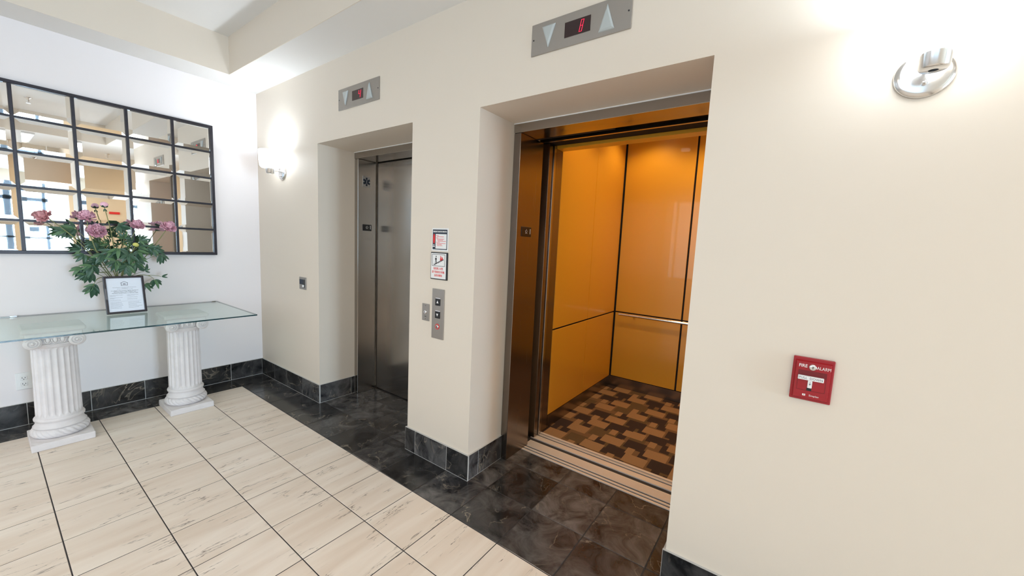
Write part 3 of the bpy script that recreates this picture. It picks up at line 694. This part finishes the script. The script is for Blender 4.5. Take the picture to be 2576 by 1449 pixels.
for c in range(NC_ + 1):
    e = c in (0, NC_); w_ = .011 if e else .0085; x = c * MW + (0 if not e else (.011 if c == 0 else -.011))
    mb = MB(); mb.bbox(x - w_, x + w_, 0, HTt, .001, .030 if e else .024, .002); mb.build('frame_bar', 'iron', t)
for r in range(NR_ + 1):
    e = r in (0, NR_); w_ = .011 if e else .007; y = r * MH + (0 if not e else (.011 if r == 0 else -.011))
    mb = MB(); mb.bbox(.0, WT, y - w_, y + w_, .001, .029 if e else .022, .002); mb.build('frame_bar', 'iron', t)

# ------------------------------------------------------------------ console table: two plaster columns and a glass top
def pedestal(x, y, label, ry):
    t = thing('pedestal_column', label, 'column', (x, y, 0), (0, 0, ry), 'columns under the glass top')
    r_ = random.Random(int(y * -100))
    # plinth with worn edges
    bm = bmesh.new(); bmesh.ops.create_cube(bm, size=1)
    for v in bm.verts: v.co = Vector((v.co.x * .325, v.co.y * .272, .0225 + v.co.z * .045))
    bmesh.ops.bevel(bm, geom=bm.edges[:], offset=.0035, segments=1, affect='EDGES')
    bmesh.ops.subdivide_edges(bm, edges=[e for e in bm.edges if e.calc_length() > .1], cuts=9, use_grid_fill=True)
    for v in bm.verts:
        if v.co.z > .004: v.co += Vector((r_.uniform(-1, 1), r_.uniform(-1, 1), r_.uniform(-1, 1))) * .0016
        else: v.co.z = max(v.co.z, 0)
    mb = MB(); mb.frombm(bm, smooth=False); bm.free(); mb.build('plinth', 'plaster', t)
    # rope-twisted torus
    n, m = 300, 16; vs = []; fs = []
    for i in range(m):
        ph = -PI / 2 + PI * i / (m - 1)
        for k in range(n):
            a = 2 * PI * k / n
            tw = abs(math.sin((a * 13 + ph * 2.6)))
            d = .003 - .0105 * (1 - tw) ** 2.0
            rr = .102 + (.028 + d) * math.cos(ph) if abs(ph) < PI / 2 - .01 else .10
            vs.append((rr * math.cos(a), rr * math.sin(a), .075 + .031 * math.sin(ph)))
    for i in range(m - 1):
        for k in range(n): fs.append((i * n + k, i * n + (k + 1) % n, (i + 1) * n + (k + 1) % n, (i + 1) * n + k))
    mb = MB(); mb.add(vs, fs, 0, True); mb.lathe([(.10, .044), (.10, .106)], n=32, smooth=True); mb.build('rope_torus', 'plaster', t)
    mb = MB(); mb.lathe([(.10, .104), (.119, .106), (.120, .112), (.114, .118), (.108, .130), (.106, .142), (.108, .148), (.113, .152), (.114, .162), (.111, .168), (.104, .171), (.098, .172)], n=64); mb.build('base_moulding', 'plaster', t)
    # fluted shaft
    n = 240; NF = 22; zs = [.168, .180, .188, .193, .198, .204, .212, .23, .30, .45, .56, .600, .608, .614, .620, .625, .629, .635, .65]
    vs = []; fs = []
    for z in zs:
        R0 = .1035 - .004 * ((z - .17) / .52)
        for k in range(n):
            a = 2 * PI * k / n; u = ((a * NF / (2 * PI)) % 1.0) - .5
            hw = .40; prof = max(0, 1 - (u / hw) ** 2) ** .5 if abs(u) < hw else 0
            # rounded flute ends
            zz = min(z - .186, .632 - z) / .018; e = 0 if zz <= 0 else min(1, zz)
            end = 1 if abs(u) < hw * (e ** .5) else 0
            d = .0092 * prof * (e ** .5) * end
            vs.append(((R0 - d) * math.cos(a), (R0 - d) * math.sin(a), z))
    for i in range(len(zs) - 1):
        for k in range(n): fs.append((i * n + k, i * n + (k + 1) % n, (i + 1) * n + (k + 1) % n, (i + 1) * n + k))
    mb = MB(); mb.add(vs, fs, 0, True); mb.lathe([(.1, .168), (.1, .17)], n=24); mb.build('shaft', 'plaster', t)
    # ionic capital
    cp_ = MB(); cp_.lathe([(.098, .632), (.104, .636), (.106, .645), (.110, .655), (.114, .680), (.110, .705)], n=64); cp_.bbox(-.120, .120, -.120, .120, .700, .738, .006); cp_.bbox(-.128, .128, -.135, .135, .738, .769, .008)
    cap = cp_.build('capital', 'plaster', t)
    for s in (-1, 1):
        mb = MB(); mb.lathe([(.001, -.128), (.037, -.128), (.0395, -.120), (.036, -.10), (.028, -.05), (.025, 0), (.028, .05), (.036, .10), (.0395, .120), (.037, .128), (.001, .128)], (0, s * .092, .680), 28, axis='x', cap=False)
        for fx in (-1, 1):
            pts = []
            for k in range(46):
                a = k * .33; rr = .0335 * (1 - k / 52.0)
                pts.append((fx * (.129 + .004 * k / 46), s * .092 + s * rr * math.cos(a + .5), .680 + rr * math.sin(a + .5)))
            mb.tube(pts, .0030, 6); mb.lathe([(.008, .0), (.007, .006), (.001, .009)] if fx > 0 else [(.001, -.009), (.007, -.006), (.008, 0)], (fx * .129, s * .092, .680), 14, axis='x', cap=False)
        mb.build('volute', 'plaster', cap)
    mb = MB()
    for fx in (-1, 1):
        for k in range(-1, 2):
            bm = bmesh.new(); bmesh.ops.create_uvsphere(bm, u_segments=12, v_segments=8, radius=1)
            for v in bm.verts: v.co = Vector((fx * .112 + v.co.x * .011, k * .030 + v.co.y * .0110, .688 + v.co.z * .018))
            mb.frombm(bm, smooth=True); bm.free()
            mb.tube([(fx * .118, k * .030 + .0140 * math.cos(a), .694 + .026 * math.sin(a)) for a in [PI + q * PI / 8 for q in range(9)]], .0026, 6)
        mb.tube([(fx * .112, -.055, .660), (fx * .114, .055, .660)], .0035, 6)
    mb.build('egg_and_dart', 'plaster', cap)
pedestal(.400, -.718, 'white fluted plaster column nearer the corner, under the glass top', 0.0)
pedestal(.420, -1.382, 'white fluted plaster column beside the wall outlet', 0.0)

t = thing('glass_tabletop', 'long clear greenish glass tabletop resting on two white columns', 'tabletop', (.44, -1.05, .770))
GX0, GX1, GY0, GY1 = .005 - .44, .878 - .44, -1.745 + 1.05, -.370 + 1.05
mb = MB(); mb.add([(GX0, GY0, .0095), (GX1, GY0, .0095), (GX1, GY1, .0095), (GX0, GY1, .0095)], [(0, 1, 2, 3)])
mb.build('glass_sheet', 'glass', t)
mb = MB()
for x0, x1, y0, y1 in ((GX0, GX1, GY0, GY0 + .0015), (GX0, GX1, GY1 - .0015, GY1), (GX0, GX0 + .0015, GY0, GY1), (GX1 - .0015, GX1, GY0, GY1)): mb.box(x0, x1, y0, y1, 0, .0095)
mb.build('glass_edge', 'glass_edge', t)
for y in (-.40 + 1.05, -1.52 + 1.05):
    mb = MB(); mb.bbox(GX0 - .003, GX0 + .018, y - .016, y + .016, .0095, .015, .001); mb.bbox(GX0 - .003, GX0 + .018, y - .016, y + .016, -.006, -.0005, .001); mb.build('wall_clip', 'chrome', t)

# ------------------------------------------------------------------ framed notice on the glass
t = thing('framed_notice', 'black framed equal housing notice leaning on the glass top', 'picture frame', (.300, -1.012, .7835))
t.rotation_euler = (Matrix.Rotation(.05, 3, 'Z') @ Matrix(((0, 0, 1), (1, 0, 0), (0, 1, 0))) @ Matrix.Rotation(-math.radians(11), 3, 'X')).to_euler()
FW, FH = .218, .276; fb = .015
mb = MB(); hw = FW / 2
mb.bbox(-hw, hw, 0, fb, 0, .018, .003); mb.bbox(-hw, hw, FH - fb, FH, 0, .018, .003); mb.bbox(-hw, -hw + fb, .002, FH - .002, 0, .0178, .003); mb.bbox(hw - fb, hw, .002, FH - .002, 0, .0178, .003); mb.box(-hw + .004, hw - .004, .004, FH - .004, -.001, .006)
mb.build('frame', 'frame_dark', t)
mb = MB(); mb.box(-hw + fb, hw - fb, fb, FH - fb, .006, .0105); pp = mb.build('paper', 'paper', t)
mb = MB(); Z0, Z1 = .0105, .0109
cxx, cyy = 0, .216
roof = [(-.019, cyy + .010), (0, cyy + .0195), (.019, cyy + .010)]
bar(mb, (-.0195, cyy + .0088), (0, cyy + .019), .0014, Z0, Z1); bar(mb, (0, cyy + .019), (.0195, cyy + .0088), .0014, Z0, Z1)
for p, q in (((-.0165, cyy + .009), (-.0165, cyy - .0095)), ((.0165, cyy + .009), (.0165, cyy - .0095)), ((-.0178, cyy - .0095), (.0178, cyy - .0095))): bar(mb, p, q, .0014, Z0, Z1)
bar(mb, (-.0075, cyy + .004), (.0075, cyy + .004), .0018, Z0, Z1); bar(mb, (-.0075, cyy - .002), (.0075, cyy - .002), .0018, Z0, Z1)
mb.build('logo', 'print_grey', pp)
mb = MB()
def pt(s, size, x, y, al='CENTER', off=0): text_mb(mb, s, size, x, y, Z0, .0003, al, offset=off)
pt('We Do Business in Accordance With the Federal Fair', .0058, 0, .192); pt('Housing Law', .0058, 0, .186); pt('(The Fair Housing Amendments Act of 1988)', .0046, 0, .180)
pt('It is illegal to Discriminate Against Any Person', .0078, 0, .168, off=.00012); pt('Because of Race, Color, Religion, Sex,', .0078, 0, .159, off=.00012); pt('Handicap, Familial Status, or National Origin', .0078, 0, .150, off=.00012)
for s_, x, y in (('In the sale or rental of housing or', -.083, .136), ('residential lots', -.083, .130), ('In advertising the sale or rental', -.083, .118), ('of housing', -.083, .112), ('In the financing of housing', -.083, .100),
                 ('In the provision of real estate', .008, .136), ('brokerage services', .008, .130), ('In the appraisal of housing', .008, .118), ('Blockbusting is also illegal', .008, .104)):
    pt(s_, .0052, x, y, 'LEFT')
bar(mb, (-.083, .090), (.083, .090), .0003, Z0, Z1)
for k in range(5):
    for x0, L_ in ((-.083, rnd.uniform(.045, .068)), (.010, rnd.uniform(.045, .07))):
        xx = x0
        while xx < x0 + L_: wd = rnd.uniform(.003, .009); mb.box(xx, xx + wd, .080 - k * .010, .0815 - k * .010, Z0, Z1); xx += wd + .0014
mb.build('printed_text', 'print_grey', pp)
mb = MB(); mb.bbox(-.035, .035, .004, .17, -.0045, -.0015, .0005); eo = mb.build('easel_back', 'frame_dark', t)

# ------------------------------------------------------------------ vase with peonies
VX, VY, VZ = .130, -1.020, .7800
t = thing('vase', 'cream ceramic vase hidden behind the framed notice', 'vase', (VX, VY, VZ))
mb = MB(); mb.lathe([(.001, .0), (.040, .0), (.044, .006), (.052, .05), (.050, .11), (.036, .16), (.030, .185), (.036, .20), (.032, .20), (.026, .185), (.032, .16), (.046, .11), (.048, .05), (.036, .012), (.001, .012)], n=36, cap=False); mb.build('body', 'vase', t)

def curve3(p0, p1, p2, n=10):
    p0, p1, p2 = Vector(p0), Vector(p1), Vector(p2)
    return [p0 * (1 - s) ** 2 + p1 * 2 * s * (1 - s) + p2 * s * s for s in [k / (n - 1) for k in range(n)]]
def leaflet_mesh(L_, W_, m_, seed):
    r_ = random.Random(seed); ns = 7; vs = []; fs = []; droop = r_.uniform(.15, .5); curl = r_.uniform(-.1, .1)
    for i in range(ns + 1):
        s = i / ns; wv = W_ * (math.sin(PI * min(1, s * .93 + .05)) ** .75) * (1 - .35 * s); wv = max(wv, .0006)
        if i == ns: wv = .0004
        x = L_ * s; z = -droop * L_ * s * s
        y = curl * L_ * s * s
        vs += [(x, y - wv, z + wv * .35), (x, y, z), (x, y + wv, z + wv * .35)]
    for i in range(ns):
        a = i * 3; fs += [(a, a + 1, a + 4, a + 3), (a + 1, a + 2, a + 5, a + 4)]
    o = len(vs); vs += [(x, y, z - .0006) for x, y, z in vs]; fs += [tuple(q + o for q in f[::-1]) for f in fs]
    me = bpy.data.meshes.new('leaflet'); me.from_pydata(vs, [], fs); me.materials.append(M[m_]); me.polygons.foreach_set('use_smooth', [True] * len(fs)); me.update(); return me
LM = [leaflet_mesh(1.0, .17 + .03 * (k % 3), 'leaf' if k % 4 else 'leaf2', k) for k in range(8)]
def add_leaf(parent, base, at, main, size, n=7, spread=1.5, roll=0.0):
    """compound leaf: petiole from base to at, n leaflets fanned round direction main"""
    mb = MB(); mid = (Vector(base) + Vector(at)) / 2 + Vector((0, 0, .012)); mb.tube(curve3(base, mid, at, 6), [.0022, .002, .0018, .0016, .0015, .0013], 6); lf = mb.build('leaf', 'stem', parent)
    main = Vector(main).normalized(); side = main.cross(Vector((1, .15, .1)))
    if side.length < .2: side = main.cross(Vector((0, 0, 1)))
    side.normalize(); nrm = side.cross(main).normalized()
    if nrm.x < 0: nrm = -nrm; side = -side
    for k in range(n):
        a = (k / (n - 1) - .5) * 2 * spread if n > 1 else 0
        a += rnd.uniform(-.12, .12)
        d = (main * math.cos(a) + side * math.sin(a) + nrm * rnd.uniform(-.25, .3)).normalized()
        u = (nrm + Vector((rnd.uniform(-.35, .35), rnd.uniform(-.35, .35), rnd.uniform(-.1, .5)))); u = (u - d * u.dot(d)).normalized()
        q = u.cross(d); sc = size * (1 - .28 * abs(a) / spread) * rnd.uniform(.85, 1.12)
        mt = Matrix((d, q, u)).transposed().to_4x4()
        o = link('leaflet', LM[rnd.randrange(len(LM))], lf); o.matrix_local = Matrix.Translation(Vector(at) + d * .004) @ mt @ Matrix.Scale(sc, 4)
def bloom_mb(c, up, R, seed, full=1.0):
    r_ = random.Random(seed); mb = MB(); up = Vector(up).normalized(); a1 = up.orthogonal().normalized(); a2 = up.cross(a1)
    c = Vector(c)
    def petal(az, el, L_, W_, cup, root):
        rad = a1 * math.cos(az) + a2 * math.sin(az); d = (rad * math.cos(el) + up * math.sin(el)).normalized(); n = (up * math.cos(el) - rad * math.sin(el)).normalized(); s = d.cross(n)
        nu, nv = 5, 5; vs = []; fs = []
        f1, f2 = r_.uniform(0, 6), r_.uniform(0, 6)
        for i in range(nu):
            u = i / (nu - 1); wv = W_ * math.sin(.35 + u * 1.9) * (1 if i < nu - 1 else .82)
            for j in range(nv):
                v = j / (nv - 1) * 2 - 1
                ruff = .10 * L_ * u * math.sin(v * 5 + f1) + .06 * L_ * u * math.sin(v * 11 + f2)
                edge = -.12 * abs(v) * u * L_ * (.5 + .5 * math.sin(v * 9 + f2))
                vs.append(c + root + d * (L_ * u * (1 - .15 * cup * u) + edge) + s * (wv * v) + n * (cup * L_ * u * u * .6 + cup * W_ * v * v * .5 + ruff))
        for i in range(nu - 1):
            for j in range(nv - 1): a = i * nv + j; fs.append((a, a + 1, a + nv + 1, a + nv))
        mb.add(vs, fs, 0, True)
    for ring, (n, el, Lf, cup) in enumerate(((9, -.25, .95, .5), (12, .1, .98, .55), (14, .4, .95, .6), (15, .75, 1.0, .6), (13, 1.02, 1.05, .5), (11, 1.25, 1.05, .45), (9, 1.45, 1.0, .4))):
        for k in range(int(n * full)):
            petal(2 * PI * (k + r_.random() * .6) / n + ring, el + r_.uniform(-.12, .12), R * Lf * r_.uniform(.88, 1.1), R * .30 * r_.uniform(.7, 1.2), cup * r_.uniform(.6, 1.3), up * (-.28 * R))
    return mb
def bud_mb(c, up, R, mi=0, mi2=1):
    up = Vector(up).normalized(); mb = MB(); q = up.to_track_quat('Z', 'Y').to_matrix().to_4x4(); c = Vector(c)
    bm = bmesh.new(); bmesh.ops.create_uvsphere(bm, u_segments=16, v_segments=10, radius=1)
    for v in bm.verts:
        a = math.atan2(v.co.y, v.co.x); k = 1 + .10 * abs(math.sin(a * 2.5 + v.co.z))
        v.co = c + q @ Vector((v.co.x * R * k, v.co.y * R * k, v.co.z * R * .95))
    mb.frombm(bm, mi, True); bm.free()
    return mb
def calyx(parent, c, up, R):
    mb = MB(); up = Vector(up).normalized(); a1 = up.orthogonal().normalized(); a2 = up.cross(a1); c = Vector(c)
    for k in range(5):
        a = 2 * PI * k / 5; rad = a1 * math.cos(a) + a2 * math.sin(a); s = up.cross(rad); p0 = c - up * R * 1.02
        vs = []
        for i, (u, wv) in enumerate(((0, .18), (.4, .5), (.8, .42), (1.25, .05))):
            p = p0 + rad * R * math.sin(u * 1.25) * 1.08 + up * R * (1 - math.cos(u * 1.1)) * 1.0
            vs += [p - s * R * wv, p + s * R * wv]
        mb.add(vs, [(0, 1, 3, 2), (2, 3, 5, 4), (4, 5, 7, 6)], 0, True)
    return mb.build('calyx', 'leaf', parent)
MOUTH = Vector((VX, VY, VZ + .195))
def stem_thing(label, head, kind, R, up, mid=None, seed=1, leaves=()):
    t = thing('peony', label, 'flower', tuple(MOUTH), group='peonies in the vase'); H = Vector(head) - MOUTH
    foot = Vector((rnd.uniform(-.008, .008), rnd.uniform(-.008, .008), -.15)); m_ = (Vector(mid) - MOUTH) if mid else Vector((H.x * .3, H.y * .35, H.z * .6))
    upv = Vector(up).normalized()
    pts = [foot, Vector((foot.x * .5, foot.y * .5, -.02))] + curve3(Vector((H.x * .03, H.y * .05, .01)), m_, H - upv * R * .5, 12)
    mb = MB(); mb.tube(pts, [.0034] * 4 + [.0034 - .0001 * k for k in range(len(pts) - 4)], 8); mb.build('stem', 'stem', t)
    if kind in ('pink', 'salmon'):
        bloom_mb(H, up, R, seed).build('bloom', 'petal' if kind == 'pink' else 'petal2', t); calyx(t, H - upv * R * .05, up, R * .38)
    elif kind == 'bud':
        b_ = bud_mb(H, up, R); b_.build('bud', 'petal', t); calyx(t, H, up, R)
    elif kind == 'yellow':
        bud_mb(H, up, R).build('bud', 'bud', t); calyx(t, H, up, R * .95)
    for (fr, at, main, size, n, sp) in leaves:
        base = pts[min(len(pts) - 1, 2 + int(fr * 11))]
        add_leaf(t, base, Vector(at) - MOUTH, main, size, n, sp)
    return t
# (fraction up the stem, leaf centre, main direction, leaflet length, leaflets, fan half angle)
stem_thing('salmon peony leaning furthest left on a long stem', (.13, -1.360, 1.468), 'salmon', .050, (.35, -.7, .6), (.14, -1.20, 1.33), 11,
    [(.55, (.12, -1.262, 1.372), (.1, -.8, -.15), .085, 6, .9), (.35, (.10, -1.215, 1.345), (.1, -.9, .1), .06, 5, .8)])
stem_thing('pink peony at top left whose stem shows below it', (.17, -1.168, 1.480), 'pink', .058, (.25, -.1, 1), (.19, -1.155, 1.22), 12,
    [(.3, (.20, -1.215, 1.125), (.2, -.3, -1), .075, 7, 1.1), (.2, (.20, -1.175, 1.075), (.3, -.5, -.8), .07, 6, 1.1), (.55, (.12, -1.20, 1.24), (.1, -.9, .1), .06, 6, 1.2)])
stem_thing('pink peony just below and right of the top left bloom', (.20, -1.122, 1.383), 'pink', .060, (.8, .25, .55), (.12, -1.04, 1.25), 13,
    [(.3, (.17, -1.13, 1.17), (.1, -.7, -.5), .07, 7, 1.3), (.5, (.14, -1.09, 1.27), (.2, -.5, .1), .07, 6, 1.4), (.12, (.19, -1.15, 1.0), (.3, -.35, -1), .085, 5, .7)])
stem_thing('round pink peony standing centre right', (.13, -.898, 1.440), 'pink', .050, (.45, .1, .9), (.14, -.98, 1.24), 14,
    [(.55, (.13, -.93, 1.31), (.2, -.6, .2), .06, 6, 1.4), (.3, (.20, -.935, 1.20), (.4, .45, -.8), .08, 7, 1.2), (.42, (.17, -.905, 1.275), (.2, .9, -.15), .07, 6, 1.2)])
stem_thing('large open pink peony furthest right', (.165, -.722, 1.437), 'pink', .058, (.5, .35, .8), (.14, -.84, 1.22), 15,
    [(.5, (.18, -.825, 1.255), (.2, .75, -.45), .078, 7, 1.2), (.45, (.20, -.79, 1.215), (.2, .35, -1), .085, 5, .7), (.15, (.20, -.885, 1.085), (.2, .3, .6), .05, 5, 1.5), (.6, (.15, -.85, 1.30), (.2, -.4, .5), .05, 5, 1.2)])
stem_thing('small pink bud on the tallest stem', (.20, -1.079, 1.572), 'bud', .0205, (.1, .1, 1), (.16, -1.03, 1.3), 16,
    [(.72, (.19, -1.015, 1.425), (.3, .5, -.35), .075, 6, 1.1), (.94, (.20, -1.078, 1.545), (.1, .1, -1), .032, 2, .4), (.3, (.22, -1.055, 1.245), (.3, -.1, -1), .095, 9, 1.35)])
stem_thing('closed yellow green bud among the leaves', (.22, -.930, 1.288), 'yellow', .017, (.4, .3, .9), (.17, -.98, 1.15), 17,
    [(.25, (.24, -1.005, 1.155), (.4, 0, -1), .095, 8, 1.3), (.75, (.20, -.965, 1.265), (.3, -.3, .3), .05, 5, 1.5), (.45, (.19, -.98, 1.20), (.3, .8, -.4), .07, 6, 1.3)])
stem_thing('leafy stem without bloom drooping at the right of the notice', (.20, -.850, 1.045), 'none', .01, (.1, 1, .2), (.15, -.92, 1.08), 18,
    [(.95, (.22, -.835, 1.020), (.3, .25, -1), .068, 5, 1.0), (.98, (.20, -.79, 1.038), (.1, 1, .15), .06, 2, .3), (.5, (.18, -.885, .985), (.3, .55, -.8), .075, 4, .8)])
stem_thing('leafy stem without bloom drooping at the left of the notice', (.20, -1.150, 1.030), 'none', .01, (.1, -1, .2), (.15, -1.10, 1.07), 19,
    [(.95, (.21, -1.165, .985), (.3, -.35, -1), .085, 6, .8), (.6, (.20, -1.165, 1.085), (.2, -.8, -.6), .085, 7, 1.1), (.3, (.18, -1.135, 1.12), (.2, -.6, .3), .06, 6, 1.4)])

# extra foliage filling the middle of the arrangement, carried by two leafy stems
def px_pt(px, py, x):
    d = Euler((1.4602, -0.0465, 0.6244)).to_matrix() @ Vector(((px - 1288) / 965.04, -(py - 724.5) / 965.04, -1)); c = Vector((4.2475, -1.6392, 1.4163))
    return c + d * ((x - c.x) / d.x)
for lab, head, spots in (
    ('leafy peony stem without bloom filling the left of the bunch', (.16, -1.10, 1.22), ((238, 610, .16, (.2, -.3, -.5), .07), (213, 640, .18, (.2, -.6, -.8), .075), (262, 640, .20, (.4, -.3, -.8), .08), (232, 668, .22, (.3, -.4, -.9), .08), (275, 612, .2, (.4, -.2, .1), .06), (215, 690, .22, (.3, -.7, -.6), .06), (255, 580, .12, (.2, -.2, .6), .05), (190, 575, .1, (.1, -.9, -.1), .08))),
    ('leafy peony stem without bloom filling the middle of the bunch', (.20, -.95, 1.24), ((300, 625, .23, (.4, .1, -.9), .09), (322, 640, .25, (.4, .3, -.9), .08), (345, 630, .22, (.3, .5, -.7), .075), (318, 668, .26, (.4, .2, -.9), .085), (292, 655, .26, (.4, -.3, -.9), .08), (350, 605, .18, (.2, .6, .1), .06), (312, 600, .2, (.3, 0, .7), .055), (372, 622, .18, (.2, .8, -.3), .07), (340, 660, .24, (.3, .5, -.8), .07), (300, 575, .18, (.2, .7, .2), .06)))):
    stem_thing(lab, head, 'none', .01, (.1, 0, 1), None, 30, [(rnd.uniform(.25, .9), tuple(px_pt(a, b, x)), d_, s_, 7, 1.25) for a, b, x, d_, s_ in spots])

# ------------------------------------------------------------------ added fixtures for the fill lamps, then things seen only in the mirror
for i, (lx, ly, k) in enumerate(FILL_LAMPS):
    lab = ['added ceiling fill light at the left behind the camera', 'added ceiling fill light behind the camera', 'added ceiling fill light on the beam past the tray', 'added ceiling fill light right behind the camera'][i]
    t = thing('ceiling_light', lab, 'ceiling light', (lx, ly, HC))
    mb = MB(); mb.bbox(-.48, .48, -.28, .28, -.022, -.001, .004); mb.build('housing', 'white', t)
    mb = MB(); mb.box(-.45, .45, -.25, .25, -.026, -.022); mb.build('diffuser', 'diffuser', t)
t = thing('drum_pendant', 'large tan drum pendant seen in the mirror', 'pendant lamp', (7.5, -.72, 2.62))
mb = MB(); mb.lathe([(.40, -.42), (.43, .0), (.425, .0), (.395, -.42)], n=48, cap=False); mb.build('shade', 'drum', t)
mb = MB(); mb.lathe([(.39, -.41), (.39, -.405)], n=40); mb.build('diffuser', 'diffuser', t)
mb = MB(); mb.tube([(0, 0, -.40), (0, 0, .40)], .008, 8); mb.build('rod', 'nickel', t)
t = thing('wall_sign', 'small red sign on the yellow wall seen in the mirror', 'sign', (8.198, .21, 1.72))
mb = MB(); mb.bbox(-.02, 0, -.085, .085, -.025, .025, .003); mb.build('body', 'print_red', t)
for i, (sx, sy) in enumerate(((3.95, -1.12), (5.9, -.15))):
    t = thing('sprinkler_head', ['ceiling sprinkler in the tray, seen in the mirror', 'ceiling sprinkler on the beam, seen in the mirror'][i], 'sprinkler', (sx, sy, HT if i == 0 else HC))
    mb = MB(); mb.lathe([(.035, -.001), (.033, -.006), (.012, -.012), (.010, -.05), (.004, -.055)], n=20); mb.build('body', 'nickel', t)
    mb = MB(); mb.lathe([(.020, -.070), (.020, -.067)], n=16); mb.tube([(-.010, 0, -.045), (-.013, 0, -.058), (0, 0, -.068)], .0022, 6); mb.tube([(.010, 0, -.045), (.013, 0, -.058), (0, 0, -.068)], .0022, 6); mb.build('deflector', 'nickel', t)
# warm lamps of the neighbouring room
for x, y in ((6.9, .9), (7.4, 2.2)):
    t = thing('ceiling_light', 'long warm ceiling light in the yellow room, %s' % ('nearer the lifts' if y < 1 else 'further back'), 'ceiling light', (x, y, HC))
    mb = MB(); mb.bbox(-.1, .1, -.5, .5, -.03, -.001, .004); mb.build('housing', 'white', t)
    mb = MB(); mb.box(-.08, .08, -.48, .48, -.034, -.030); mb.build('diffuser', 'diffuser', t)
    area('warm_lamp', (x, y, HC - .04), (.3, 1.0), 15, (1.0, .76, .46), (.15, 0, -1))
